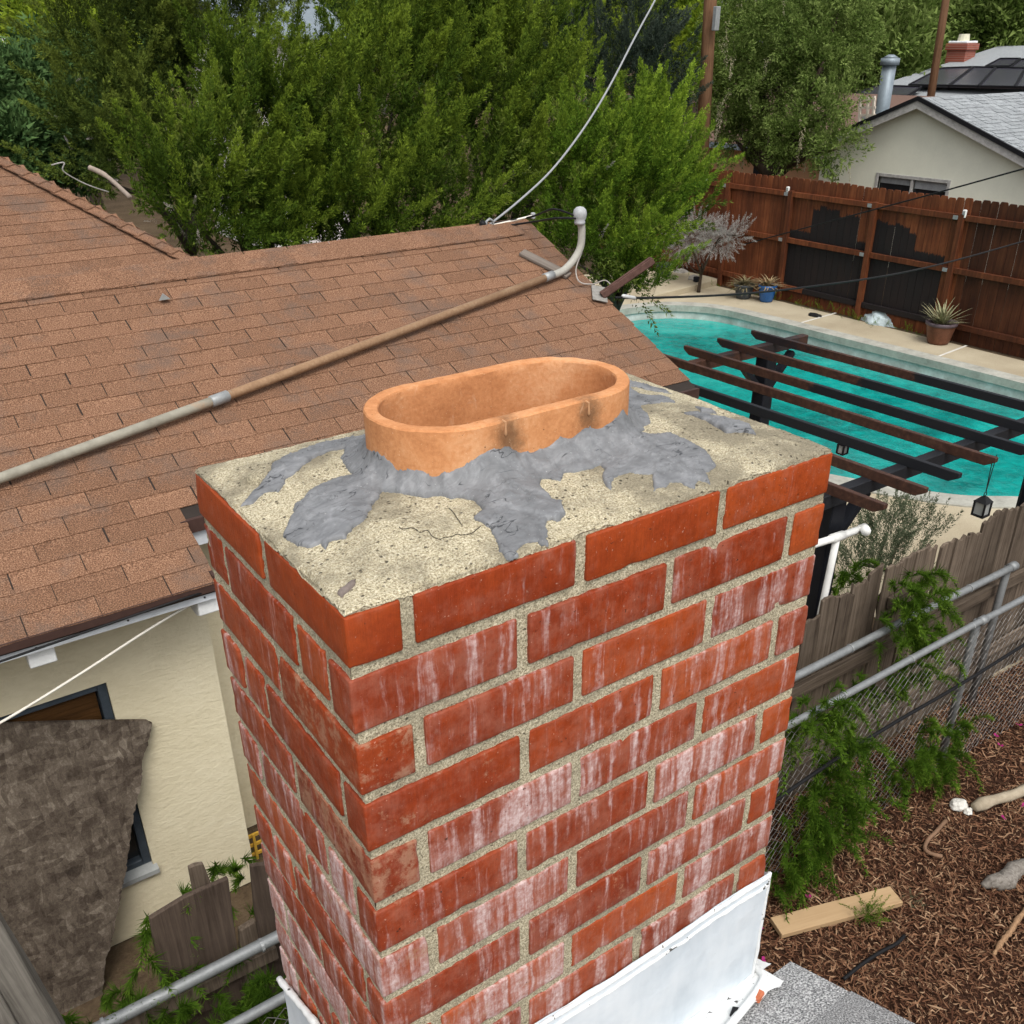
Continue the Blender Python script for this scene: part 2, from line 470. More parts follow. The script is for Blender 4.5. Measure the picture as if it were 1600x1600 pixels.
def jit(a): return random.uniform(-a, a)
HAZE = {}   # (course, brick index on front) -> haze
heavy = {(3, 1): .45, (4, 1): .88, (4, 2): .62, (5, 2): .85, (5, 1): .45, (6, 1): .85, (6, 2): .55, (7, 2): .78, (2, 1): .75, (1, 0): .78, (1, 1): .62,
         (2, 2): .55, (3, 0): .45, (4, 0): .5, (6, 0): .8, (8, 1): .8, (3, 2): .72, (0, 0): .05, (0, 1): .35, (0, 2): .10, (0, 3): .25, (1, 2): .5, (7, 0): .5, (7, 1): .55, (2, 0): .25, (5, 0): .5}
wear = {(2, 0): .75, (4, 0): .95, (6, 0): .6, (3, 0): .35, (5, 0): .3, (7, 1): .45, (8, 1): .5}
for ci in range(NC):
    zt = TOP - ci * PITCH; zb = zt - PITCH + JT
    if ci == 0: zb -= .001
    odd = ci % 2 == 0
    j = JT * .98
    tilt = .0
    if odd:
        xs = [0, .0695 + jit(.003), .288 + jit(.003), .504 + jit(.003), CW]
    else:
        xs = [0, .207 + jit(.004), .423 + jit(.003), .639 + jit(.004), CW]
    spec = []   # (x0,x1,y0,y1,face,idx)
    ymid = .212 + jit(.004)
    bd = .092
    for i in range(4):
        a = xs[i] + (j / 2 if i else 0); b = xs[i + 1] - (j / 2 if i < 3 else 0)
        if odd and i == 0: spec.append((a, b, 0, ymid - j / 2, 'F', i))
        elif odd and i == 3: spec.append((a, b, 0, bd, 'F', i))
        elif i == 0: spec.append((a, b, 0, .050, 'F', i))
        elif i == 3: spec.append((a, b, 0, ymid - j / 2, 'F', i))
        else: spec.append((a, b, 0, bd, 'F', i))
    if odd:
        spec.append((0, bd, ymid + j / 2, CD, 'L', 0))
        yr = [bd + j, .25, CD]
    else:
        y1 = .138 if ci % 4 == 1 else .279
        y1 += jit(.004); y2 = .357 + jit(.004)
        for k, (p, q) in enumerate(((.050 + j, y1 - j / 2), (y1 + j / 2, y2 - j / 2), (y2 + j / 2, CD))):
            spec.append((0, bd, p, q, 'L', k))
        yr = [ymid + j / 2, .33, CD]
    for k in range(2):                                    # far side, away from the camera
        spec.append((CW - bd, CW, yr[k] + (j / 2 if k else 0), yr[k + 1] - (j / 2 if k == 0 else 0), 'R', k))
    bx = [bd + j, .31 + jit(.02), .46 + jit(.01), CW - bd - j]
    for k in range(3):
        spec.append((bx[k] + (j / 2 if k else 0), bx[k + 1] - (j / 2 if k < 2 else 0), CD - bd, CD, 'B', k))
    for (a, b, c, d, face, i) in spec:
        p = [jit(.0018) for _ in range(6)]
        x0, x1, y0, y1_ = a, b, c, d
        if face == 'F': y0 += jit(.0016)
        if face == 'L' or (face == 'F' and i == 0): x0 += jit(.0016)
        if 'F' == face and i == 3: x1 += jit(.0015)
        ztt = zt - (.0075 if ci == 0 else 0) + p[4] * .6
        me = make_brick(x0, x1, y0, y1_, zb + p[5] * .6, ztt, random.random() * 100)
        o = new_obj('brick', me, M['brick'], chimney)
        h = heavy.get((ci, i)) if face == 'F' else None
        if h is None: h = random.uniform(.35, .85) if ci else random.uniform(.1, .3)
        w = wear.get((ci, i), random.uniform(0, .25)) if face == 'F' else random.uniform(0, .25)
        o.color = (h, random.uniform(.15, .75), w, 1)

# mortar core, slightly recessed and rough
mb = MB()
def grid_sheet(fn, nu, nv):
    v = [fn(i / nu, k / nv) for k in range(nv + 1) for i in range(nu + 1)]
    f = [(k * (nu + 1) + i, k * (nu + 1) + i + 1, (k + 1) * (nu + 1) + i + 1, (k + 1) * (nu + 1) + i) for k in range(nv) for i in range(nu)]
    return v, f
REC = .0034
ZB = TOP - NC * PITCH
def nz(x, y, z): return fbm(x * 55, y * 55, z * 55) * .0016 + fbm(x * 170, y * 170, z * 170, 2) * .0008
ZM = TOP - .004
mb.add(*grid_sheet(lambda s, t: (REC + s * (CW - 2 * REC), REC + nz(s * CW, 0, t * 1.1), ZB + t * (ZM - ZB)), 130, 200))
mb.add(*grid_sheet(lambda s, t: (REC + nz(0, s * CD, t * 1.1), CD - REC - s * (CD - 2 * REC), ZB + t * (ZM - ZB)), 80, 200))
mb.add(*grid_sheet(lambda s, t: (CW - REC + nz(3, s * CD, t), REC + s * (CD - 2 * REC), ZB + t * (ZM - ZB)), 30, 80))
mb.add(*grid_sheet(lambda s, t: (CW - REC - s * (CW - 2 * REC), CD - REC + nz(s * CW, 4, t), ZB + t * (ZM - ZB)), 30, 80))
mb.build('mortar_bed', M['mortar'], chimney, smooth=True)

# ---- crown and mastic as height fields
def sd_flue(x, y):
    h = FL['L'] / 2 - FL['r']
    return np.hypot(np.maximum(np.abs(x - FL['cx']) - h, 0), y - FL['cy']) - FL['r']

def npnoise(x, y, s, o=3, seed=0.0):
    out = np.empty(x.shape, np.float64)
    xf, yf, of = x.ravel(), y.ravel(), out.ravel()
    for i in range(len(xf)):
        of[i] = mnoise.fractal(Vector((xf[i] * s + seed, yf[i] * s - seed, seed * 1.7)), 1.0, 2.0, o)
    return of.reshape(x.shape)

CRACKS = []
for line in ([(622, 824), (645, 829), (668, 832), (690, 836), (712, 832), (735, 826), (752, 819)], [(700, 795), (715, 808), (722, 816)]):
    pts = [at_z(x, y, TOP + .012)[:2] for x, y in line]
    CRACKS += [(pts[i], pts[i + 1]) for i in range(len(pts) - 1)]
def seg_dist(X, Y, a, b):
    dx, dy = b[0] - a[0], b[1] - a[1]
    t = np.clip(((X - a[0]) * dx + (Y - a[1]) * dy) / (dx * dx + dy * dy + 1e-15), 0, 1)
    qx, qy = a[0] + t * dx, a[1] + t * dy
    return np.hypot(X - qx, Y - qy), qx, qy

def crown_h(x, y):
    e = np.minimum(np.minimum(x, CW - x), np.minimum(y, CD - y))
    t = np.clip(e / .10, 0, 1); s = t * t * (3 - 2 * t)
    return TOP - .0020 + .0140 * s

nx, ny = 300, 184
gx, gy = np.meshgrid(np.linspace(.002, CW - .002, nx + 1), np.linspace(.002, CD - .002, ny + 1))
n1 = npnoise(gx, gy, 14, 3, 2.0); n2 = npnoise(gx, gy, 90, 2, 5.0)
edge = np.minimum(np.minimum(gx, CW - gx), np.minimum(gy, CD - gy))
gz = crown_h(gx, gy) + n1 * .0022 + n2 * .0010
drop = np.clip((.0045 + n1 * .010 + n2 * .003 - edge) / .005, 0, 1)
gz -= drop * .008
for a, b in CRACKS:
    d, _, _ = seg_dist(gx, gy, a, b); gz -= np.clip(1 - d / .004, 0, 1) * .0012
sdf = sd_flue(gx, gy)
idx = np.arange((nx + 1) * (ny + 1)).reshape(ny + 1, nx + 1)
keep = (np.minimum(np.minimum(sdf[:-1, :-1], sdf[1:, 1:]), np.minimum(sdf[:-1, 1:], sdf[1:, :-1])) > -.012)
F = np.stack([idx[:-1, :-1], idx[:-1, 1:], idx[1:, 1:], idx[1:, :-1]], -1)[keep]
me = np_mesh('crown', np.stack([gx, gy, gz], -1).reshape(-1, 3), F, 4)
me.polygons.foreach_set('use_smooth', [True] * len(me.polygons))
crown = tag(new_obj('cement_crown', me, M['crown'], chimney), 'sandy cement crown cracked near its front edge')
M['crack_shade'] = plain('painted_crack_shade', (.10, .088, .064), .95, .3, 80)  # shade inside the crown cracks, painted as thin dark tubes along them
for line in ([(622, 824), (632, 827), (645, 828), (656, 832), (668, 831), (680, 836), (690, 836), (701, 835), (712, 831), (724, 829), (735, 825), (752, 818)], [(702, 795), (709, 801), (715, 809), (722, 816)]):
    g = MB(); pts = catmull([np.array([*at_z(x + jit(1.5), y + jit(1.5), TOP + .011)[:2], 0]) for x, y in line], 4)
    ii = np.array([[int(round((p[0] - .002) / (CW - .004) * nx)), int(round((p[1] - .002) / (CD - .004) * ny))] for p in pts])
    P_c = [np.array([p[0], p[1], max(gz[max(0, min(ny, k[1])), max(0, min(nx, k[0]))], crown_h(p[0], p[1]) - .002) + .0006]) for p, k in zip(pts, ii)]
    g.tube(P_c, [.0002 + .0006 * abs(math.sin(i * 1.7)) for i in range(len(P_c))], 6); g.build('crack_shade_line', M['crack_shade'], crown, smooth=True)

MAIN = [(572,675),(530,678),(499,684),(470,695),(455,706),(433,720),(414,740),(400,753),(383,769),(374,781),(388,776),(405,766),(417,762),(433,764),(449,750),(467,739),(480,725),(499,716),(517,706),(539,703),(530,720),(539,734),(549,747),(524,751),(502,759),(480,772),(461,784),(450,803),(439,819),(450,830),(464,840),(483,845),(496,841),(505,850),(513,839),(539,836),(552,825),(574,811),(580,794),(596,771),(617,772),(639,776),(661,781),(686,778),(717,780),(740,784),(754,799),(743,809),(759,816),(770,831),(777,849),(790,854),(802,856),(815,841),(821,834),(840,835),(857,835),(857,821),(852,803),(871,804),(885,793),(879,779),(865,777),(840,762),(848,752),(877,755),(881,743),(905,740),(941,729),(941,752),(955,760),(962,746),(984,740),(1018,740),(1021,745),(1021,760),(1040,749),(1062,743),(1089,752),(1090,739),(1113,744),(1105,730),(1122,720),(1100,704),(1070,689),(1047,679),(1029,683),(1002,681),(1017,662),(1010,647),(999,634),(1032,632),(1055,627),(1040,619),(1002,618),(988,612),(984,603),(1025,606),(1055,609),(1040,600),(1010,593),(984,590),(965,578),(900,570),(800,575),(700,595),(620,620),(580,650)]
PATCHES = [[(1066,649),(1089,644),(1134,649),(1171,655),(1180,677),(1152,675),(1141,679),(1122,670),(1104,660),(1085,654)], [(1085,633),(1115,632),(1119,640),(1096,642)]]
FLAKE = [[(526,905),(540,899),(558,892),(555,903),(541,911),(530,919),(522,912)]]
PEB = [[(380,742),(392,738),(408,740),(414,746),(404,752),(386,750)]]

def splat(polys, name, mat, thick, mound, label=None, step=.0021, ring=False, jag=.0042):
    P = []
    for poly in polys:
        P.append(np.array([at_z(x, y, TOP + .010)[:2] for x, y in poly]))
    lo = np.min([p.min(0) for p in P], 0) - .01; hi = np.max([p.max(0) for p in P], 0) + .01
    X, Y = np.meshgrid(np.arange(lo[0], hi[0], step), np.arange(lo[1], hi[1], step))
    Xw = X; Yw = Y
    if jag:
        Xw = X + npnoise(X, Y, 55, 4, 11.) * jag; Yw = Y + npnoise(X, Y, 55, 4, 23.) * jag
    inside = np.zeros(X.shape, bool); dist = np.full(X.shape, 9.0); QX = X.copy(); QY = Y.copy()
    for poly in P:
        ins = np.zeros(X.shape, bool); n = len(poly)
        for i in range(n):
            a, b = poly[i], poly[(i + 1) % n]
            with np.errstate(divide='ignore', invalid='ignore'):
                c = ((a[1] > Yw) != (b[1] > Yw)) & (Xw < (b[0] - a[0]) * (Yw - a[1]) / (b[1] - a[1] + 1e-15) + a[0])
            ins ^= c
            d, qx, qy = seg_dist(Xw, Yw, a, b)
            m = d < dist; dist[m] = d[m]; QX[m] = (qx - Xw + X)[m]; QY[m] = (qy - Yw + Y)[m]
        inside |= ins
    sf = sd_flue(X, Y)
    if ring:
        near = sf < .004
        inside |= near; dist = np.where(near, np.maximum(dist, .01), dist)
    use = inside[:-1, :-1] | inside[1:, 1:] | inside[1:, :-1] | inside[:-1, 1:]
    if ring: use &= ~((sf[:-1, :-1] < -.010) & (sf[1:, 1:] < -.010) & (sf[1:, :-1] < -.010) & (sf[:-1, 1:] < -.010))
    VX = np.where(inside, X, QX); VY = np.where(inside, Y, QY)
    far = (~inside) & (np.hypot(QX - X, QY - Y) > step * 1.6)
    VX = np.where(far, X, VX); VY = np.where(far, Y, VY)
    use &= ~(far[:-1, :-1] | far[1:, 1:] | far[1:, :-1] | far[:-1, 1:])
    dd = np.where(inside, dist, 0)
    ridge = npnoise(X, Y * .5 + X * .35, 60, 4, 3.0)
    wave = npnoise(X, Y, 24, 2, 8.0)
    z = crown_h(VX, VY) + n_crown(VX, VY) * 0 + thick * np.clip(dd / .0022, 0, 1) ** .6 + ridge * .0006 * np.clip(dd / .006, 0, 1) + wave * .0004 * np.clip(dd / .01, 0, 1) + np.clip(.0030 - np.abs(ridge - .12) * .06, 0, 1) * np.clip(dd / .008, 0, 1) + np.where(npnoise(X + Y * .6, Y * .35, 34, 2, 31.) > .1, .0013, 0) * np.clip(dd / .006, 0, 1)
    z = np.where(dd <= 0, crown_h(VX, VY) - .0035, z)
    if mound:
        s2 = np.maximum(sf, 0)
        mh = mound * np.exp(-(s2 / .022) ** 1.1) * (1 + .35 * wave)
        z += mh * np.clip(dd / .045, 0, 1) ** .8
        z = np.where(sf < -.001, z - np.minimum(-sf, .01) * .6, z)
    ids = np.full(X.shape, -1); q = np.zeros(X.shape, bool)
    q[:-1, :-1] |= use; q[1:, 1:] |= use; q[1:, :-1] |= use; q[:-1, 1:] |= use
    ids[q] = np.arange(q.sum())
    F = np.stack([ids[:-1, :-1], ids[:-1, 1:], ids[1:, 1:], ids[1:, :-1]], -1)[use]
    me = np_mesh(name, np.stack([VX[q], VY[q], z[q]], -1), F, 4)
    me.polygons.foreach_set('use_smooth', [True] * len(me.polygons))
    o = new_obj(name, me, mat, chimney)
    if label: tag(o, label)
    return o
def n_crown(x, y): return 0
splat([MAIN], 'mastic_collar', M['mastic'], .0028, .037, 'grey mastic smeared in ragged lobes round the flue', ring=True)
for k in range(2):
    splat([PATCHES[k]], 'mastic_patch', M['mastic'], .0032, 0)
splat(FLAKE, 'mastic_patch', M['mastic_brown'], .0025, 0, 'small brown flake of old mastic by the front corner', step=.002)
splat(PEB, 'mastic_patch', M['mortar'], .008, 0, 'lump of grit at the tip of the mastic', step=.002)

# ---- oval clay flue
def obround(L, r, n=28, wob=0.0, seed=0, z=0):
    h = L / 2 - r; pts = []
    for i in range(n):
        a = -math.pi / 2 + math.pi * i / (n - 1); pts.append((h + r * math.cos(a), r * math.sin(a)))
    for k in range(1, 14): pts.append((h - 2 * h * k / 14, r))
    for i in range(n):
        a = math.pi / 2 + math.pi * i / (n - 1); pts.append((-h + r * math.cos(a), r * math.sin(a)))
    for k in range(1, 14): pts.append((-h + 2 * h * k / 14, -r))
    return pts
prof = []
Lo, ro, th = FL['L'], FL['r'], FL['th']
zt = FL['z']
for inset, z in ((0, TOP - .12), (0, TOP - .02), (0, zt - .05), (0, zt - .03), (0, zt - .012), (0, zt - .0022), (.0014, zt - .0002), (.003, zt), (th * .5, zt + .0002), (th - .003, zt), (th - .0012, zt - .0004), (th, zt - .0026), (th, zt - .012), (th, zt - .04), (th, TOP - .02), (th, TOP - .20), (th, TOP - .45)):
    prof.append((inset, z))
V = []; Fc = []
for (ins, z) in prof:
    ring_ = obround(Lo - 2 * ins, ro - ins)
    for (x, y) in ring_:
        X_, Y_ = x + FL['cx'], y + FL['cy']
        q = fbm(X_ * 60, Y_ * 60, z * 40) * .0005 + fbm(X_ * 7, Y_ * 7, z * 3, 2) * .0016
        nrm = math.hypot(x, y) + 1e-9
        zz = z + (fbm(X_ * 60, Y_ * 60, 5) * .0009 if z > zt - .006 else 0)
        V.append((X_ + x / nrm * q, Y_ + y / nrm * q, zz))
nr = len(obround(Lo, ro))
for i in range(len(prof) - 1):
    for k in range(nr): Fc.append((i * nr + k, i * nr + (k + 1) % nr, (i + 1) * nr + (k + 1) % nr, (i + 1) * nr + k))
sp1 = at_y(793, 688, FL['cy'] - ro); sp2 = at_y(921, 648, FL['cy'] - ro)
M['clay'] = clay_material([(sp1, .034), (sp2, .030)])
fm = MB(); fm.add(V, Fc)
flue = fm.build('clay_flue', M['clay'], chimney, smooth=True)
flue.data.set_sharp_from_angle(angle=R(28))
tag(flue, 'oval terracotta flue liner with two soot smudges and glaze drips')
M['drip'] = plain('dried_drip', (.46, .25, .13), .7, .2, 90)
for (x, y0, y1) in ((790, 657, 678), (920, 627, 646)):     # two dried drips on its front wall
    a = at_y(x, y0, FL['cy'] - ro); b = at_y(x, y1, FL['cy'] - ro)
    d = MB(); d.tube([a + [-.004, .001, .001], a + [0, .0005, -.002], (a + b) / 2, b, b + [0, 0, -.003]], [.0010, .0016, .0014, .0022, .0006], 8)
    d.build('drip', M['drip'], flue, smooth=True)

# ---- white flashing: four bent sheets with sealant bead
def whitepaint():
    m = N('white_painted_metal'); v = m.coord('Object')
    a = m.noise(v, 6, 4, .6); b = m.noise(v, 120, 3); c0 = m.noise(m.vscale(v, (18, 18, 5)), 1, 4, .6)
    c = m.ramp(m.math('ADD', m.math('MULTIPLY', a, .6), m.math('MULTIPLY', c0, .4)), [(.3, (.47, .53, .58)), (.5, (.62, .67, .71)), (.72, (.76, .79, .81))])
    sc = m.vscale(v, (30, 30, 120))
    s = m.step(m.noise(m.vadd(sc, m.comb(m.noise(v, 15), 0.0, 0.0)), 1.0, 1, .4), .755, .77)
    c = m.mix(m.math('MULTIPLY', s, m.step(m.noise(v, 9), .52, .6)), c, (.06, .07, .09))
    return m.done(c, .5, m.bump(m.math('ADD', a, m.math('MULTIPLY', b, .08)), .5, .012), .25)
def chippedwhite():
    m = N('chipped_white_sealant'); v = m.coord('Object')
    b = m.noise(v, 90, 4, .7)
    c = m.mix(m.step(m.noise(v, 38, 4, .7), .63, .66), (.74, .75, .74), (.07, .065, .06))
    return m.done(c, .6, m.bump(b, .6, .003), .3)
M['flash'] = whitepaint(); M['seal'] = chippedwhite()
ZF = TOP - .772                      # top of the sheet on the front face
RZ0, RP = 2.900, -.415               # roof plane: z = RZ0 + RP*y
def roof_z(y): return RZ0 + RP * y
g = MB()
off = .0045
def front_sheet(s, t):
    x = -.004 + s * (CW + .008); zt_ = ZF + .004 * math.sin(s * 9) + .003 * fbm(s * 12, 0, 3)
    zb_ = roof_z(0) - .03
    z = zb_ + t * (zt_ - zb_)
    return (x, -off - .002 - .0025 * fbm(x * 7, 3, z * 7) + (.003 if t > .97 else 0) + (.003 * (1 - t)), z)
g.add(*grid_sheet(front_sheet, 40, 16))
def left_sheet(s, t):
    y = CD + .004 - s * (CD + .008); zt_ = ZF - .0015 + (-.43) * y + .005 * fbm(s * 14, 1, 3)
    zb_ = roof_z(y) - .10
    z = zb_ + t * (zt_ - zb_)
    return (-off - .0025 * fbm(2, y * 7, z * 7) - (.003 if t > .97 else 0), y, z)
g.add(*grid_sheet(left_sheet, 30, 16))
def right_sheet(s, t):
    y = -.004 + s * (CD + .008); zt_ = ZF + .43 * -y
    zb_ = roof_z(y) - .10
    z = zb_ + t * (zt_ - zb_)
    return (CW + off + .002 * fbm(2, y * 7, z * 7), y, z)
g.add(*grid_sheet(right_sheet, 20, 10))
flash = g.build('flashing', M['flash'], chimney, smooth=True, fix=False)
tag(flash, 'white painted metal flashing wrapped round the chimney foot')
g = MB()
pts = [(x, -off - .002, ZF + .004 * math.sin((x + .004) / (CW + .008) * 9) - .006 + .002 * fbm(x * 30, 0, 0)) for x in np.linspace(-.004, CW + .004, 70)]
g.tube(pts, [.0036 + .0016 * fbm(p[0] * 45, 3, 0) for p in pts], 8)
pts2 = [(p[0], p[1] - .001, p[2] - .019 + .003 * fbm(p[0] * 20, 8, 0)) for p in pts]
g.tube(pts2, [.0030 + .0014 * fbm(p[0] * 45, 9, 0) for p in pts2], 6)
g.build('sealant_bead', M['seal'], flash, smooth=True)
g = MB()
pts = [(-off - .003, y, ZF - .43 * y - .006 + .003 * fbm(y * 30, 5, 0)) for y in np.linspace(-.004, CD + .004, 50)]
g.tube(pts, [.0060 + .003 * fbm(p[1] * 45, 3, 0) for p in pts], 8)
g.build('sealant_bead', M['seal'], flash, smooth=True)
g = MB()
pts = [(CW + off + .003, -.004 + .002 * fbm(0, 0, z * 20), z) for z in np.linspace(roof_z(0), ZF, 20)]
g.tube(pts, .004, 6)
g.build('sealant_bead', M['seal'], flash, smooth=True)
g = MB()                               # thick rope of sealant where the sheet meets the roof
pts = catmull([(CW + .016, .035, roof_z(.03) + .012), (CW + .020, -.010, roof_z(0) + .014), (CW - .004, -.034, roof_z(-.03) + .010), (CW - .10, -.060, roof_z(-.06) + .008), (CW - .22, -.082, roof_z(-.08) + .008), (CW - .42, -.11, roof_z(-.11) + .008), (-.02, -.12, roof_z(-.12) + .008)], 8)
g.tube(pts, .0075, 8)
g.build('sealant_rope', M['seal'], flash, smooth=True)
g = MB()
v_, f_ = grid_sheet(lambda s, t: (CW + .03 - s * (CW + .06), -.004 - t * (.05 + .012 * fbm(s * 18, 2, 2)), roof_z(-t * .05) + .006 + .004 * (1 - t) + .002 * fbm(s * 30, t * 6, 1)), 60, 6)
g.add(v_, f_)
v_, f_ = grid_sheet(lambda s, t: (CW - .01 + s * (.062 + .006 * math.sin(t * 5 + 1)), .065 - t * .075, roof_z(.065 - t * .075) + .009 + .004 * fbm(s * 9, t * 9, 4)), 14, 14)
g.add(v_, f_)
g.build('sealant_skirt', M['seal'], flash, smooth=True, fix=False)

# ------------------------------------------------------------------ the roof under the chimney
def granule(name, cols, scale=420, patch=.4):
    m = N(name); v = m.coord('Object'); r = m.oinfo('Random'); isl = m.island()
    off = m.comb(m.math('MULTIPLY', r, 13.0), m.math('MULTIPLY', isl, 9.0), 0.0)
    vv = m.vadd(v, off)
    a = m.noise(vv, scale, 2, .6); b = m.noise(vv, 12, 5, .6)
    c = m.ramp(a, [(.32, cols[0]), (.5, cols[1]), (.66, cols[2])])
    rr = m.math('FRACT', m.math('ADD', m.math('MULTIPLY', r, 7.31), isl))
    q = m.n('ShaderNodeHueSaturation'); m.put(q.inputs['Color'], c)
    m.put(q.inputs['Value'], m.math('ADD', .80, m.math('ADD', m.math('MULTIPLY', rr, .26), m.math('MULTIPLY', b, patch))))
    return m, q.outputs[0], a
gm, gc, ga = granule('grey_granules', [(.07, .072, .076), (.26, .262, .262), (.56, .565, .56)], 300, .25)
M['grey_shingle'] = gm.done(gc, .95, gm.bump(ga, .8, .003), .1)
M['white_trim'] = plain('white_trim_paint', (.72, .74, .75), .6, .12, 12, .2)
M['cream'] = plain('cream_stucco', (.60, .57, .43), .95, .06, 30, .5, .004)

near_house = thing('shingled_roof', (-1.2, -2.0, 0), 'grey asphalt shingle roof edge at the foot of the brick chimney', 'roof')
rk = .800
g = MB()
e = .0
def rp(x, y, dz=0): return (x, y, roof_z(y) + dz)
g.prism([rp(-3.5, -.035, -.02), rp(rk - .01, -.035, -.02), rp(rk - .01, -4.5, -.02), rp(-3.5, -4.5, -.02)], (0, 0, -.05))
g.build('roof_deck', M['white_trim'], near_house)
nvec = np.array([0, -RP, 1.0]); nvec /= np.linalg.norm(nvec)
ups = np.array([0, -1, -RP]) ; ups = ups / np.linalg.norm(ups)        # up-slope goes towards the camera
expo, tabw = .137, .31
def shingle_mesh(w, l, t, jag=.002, seed=0, drop=None):
    """slab: x across, y up-slope, z normal; butt edge at y=0 raised by t"""
    rs = random.Random(seed); k = 6
    low = [(w * i / k, rs.uniform(-jag, jag)) for i in range(k + 1)]
    v = []
    for (x, y) in low: v.append((x, y, t * 2.0))
    for (x, y) in low: v.append((x, y, t * .8))
    v += [(0, l, t * .6), (w, l, t * .6)]
    n = k + 1; a, b = 2 * n, 2 * n + 1
    f = [tuple(range(n)) + (b, a)] + [(i + 1, i, n + i, n + i + 1) for i in range(k)] + [(0, a, n), (b, k, n + k)]
    me = bpy.data.meshes.new('shingle'); me.from_pydata(v, [], f); me.update()
    return me
gsh = [shingle_mesh(tabw - .002, expo + .05, .0035, .0012, s) for s in range(3)]
basis = Matrix(((1, ups[0], nvec[0], 0), (0, ups[1], nvec[1], 0), (0, ups[2], nvec[2], 0), (0, 0, 0, 1)))
# x across is mirrored so that the slab stays right handed
basis = Matrix(((-1, ups[0], nvec[0], 0), (0, ups[1], nvec[1], 0), (0, ups[2], nvec[2], 0), (0, 0, 0, 1)))
rows = 9
for r_ in range(rows):
    y0 = -.035
    p0 = np.array([0, y0, roof_z(y0) - .015]) + ups * (r_ * expo - .012)
    xr = rk - (0 if r_ % 2 == 0 else .155)
    x = rk
    first = True
    while x > -1.6:
        w = tabw if not (first and r_ % 2) else .155
        sc = w / tabw
        m4 = Matrix.Translation((x, p0[1], p0[2])) @ basis @ Matrix.Diagonal((sc, 1, 1, 1))
        o = bpy.data.objects.new('shingle', gsh[random.randrange(3)]); COL.objects.link(o)
        if not o.data.materials: o.data.materials.append(M['grey_shingle'])
        o.parent = near_house; o.matrix_parent_inverse = world_of(near_house).inverted()
        o.matrix_basis = m4
        x -= w; first = False
g = MB(); g.prism([rp(rk - .004, -.03, -.022), rp(rk - .004, -4.5, -.022), rp(rk - .004, -4.5, -.12), rp(rk - .004, -.03, -.12)], (-.018, 0, 0))
g.build('fascia', M['white_trim'], near_house)
g = MB(); g.box(-3.2, rk - .12, -6.5, -.24, 0, roof_z(-.2) - .10)
g.build('wall', M['cream'], near_house)
M['brickbit'] = plain('brick_chip', (.45, .14, .07), .9, .3, 60)
p = at_plane(1185, 1560, (0, 0, RZ0), (0, -RP, 1))
g = MB(); g.obox(p + [0, 0, .006], (.022, .006, 0), (-.004, .011, 0), (0, .002, .011))
tag(g.build('brick_fragment', M['brickbit'], None, bevel=.002), 'small orange brick fragment lying on the grey shingles', 'brick chip')
p = at_plane(1150, 1587, (0, 0, RZ0), (0, -RP, 1))
g = MB(); g.tube([p + [-.012, 0, .007], p + [0, .004, .010], p + [.014, -.002, .006]], [.004, .007, .004], 7)
tag(g.build('tar_lump', plain('black_tar', (.012, .012, .013), .5, .3, 80), None, smooth=True), 'small black tar lump beside the white sealant rope', 'tar lump')
# ------------------------------------------------------------------ ground, pool, deck
def soil_material():
    m = N('dry_soil'); v = m.pos()
    a = m.noise(v, 1.3, 6, .6); b = m.noise(v, 30, 5, .7)
    c = m.ramp(m.math('ADD', m.math('MULTIPLY', a, .5), m.math('MULTIPLY', b, .5)), [(.3, (.045, .030, .018)), (.52, (.10, .070, .042)), (.75, (.17, .13, .085))])
    return m.done(c, 1.0, m.bump(b, .8, .03), .1)
M['soil'] = soil_material()
POOL = [(13.50, 2.6), (13.52, 6.05), (13.42, 9.0), (13.34, 10.78), (13.17, 12.0), (12.45, 12.75), (11.3, 12.9), (9.6, 12.3), (8.3, 10.6), (7.9, 8.4), (8.05, 6.6), (8.49, 5.48), (9.08, 4.40), (9.69, 3.86), (10.8, 2.9), (12.0, 2.1)]
pool_loop = [(p[0], p[1]) for p in catmull([(x, y, 0) for x, y in POOL], 6, True)]
def ring_fill(name, outer, inner, z, mat):
    bm = bmesh.new(); es = []
    for loop in (outer, inner):
        vs = [bm.verts.new((x, y, z)) for x, y in loop]
        es += [bm.edges.new((vs[i], vs[(i + 1) % len(vs)])) for i in range(len(vs))]
    bmesh.ops.triangle_fill(bm, use_beauty=True, use_dissolve=False, edges=es)
    bmesh.ops.recalc_face_normals(bm, faces=bm.faces)
    for f in bm.faces:
        if f.normal.z < 0: f.normal_flip()
    me = bpy.data.meshes.new(name); bm.to_mesh(me); bm.free()
    return new_obj(name, me, mat)
deck_outer = [(6.3, 2.45), (14.62, 2.45), (14.62, 15.8), (6.3, 15.8)]
deck_outer = [(6.3, 1.2), (14.62, 1.2), (14.62, 15.8), (6.3, 15.8)]
tag(ring_fill('ground', [(-900, -900), (900, -900), (900, 900), (-900, 900)], [(6.6, 1.5), (14.3, 1.5), (14.3, 15.5), (6.6, 15.5)], -.012, M['soil']), kind='structure')
def deck_material():
    m = N('pool_deck_concrete'); v = m.pos()
    a = m.noise(v, .9, 5, .6); b = m.noise(v, 60, 4, .7)
    c = m.ramp(m.math('ADD', m.math('MULTIPLY', a, .6), m.math('MULTIPLY', b, .4)), [(.3, (.30, .245, .165)), (.55, (.44, .38, .27)), (.8, (.54, .49, .38))])
    c = m.mix(m.math('MULTIPLY', m.step(m.noise(v, 2.2, 5, .7), .62, .75), .35), c, (.24, .21, .15))
    return m.done(c, .9, m.bump(b, .4, .004), .2)
M['deck'] = deck_material()
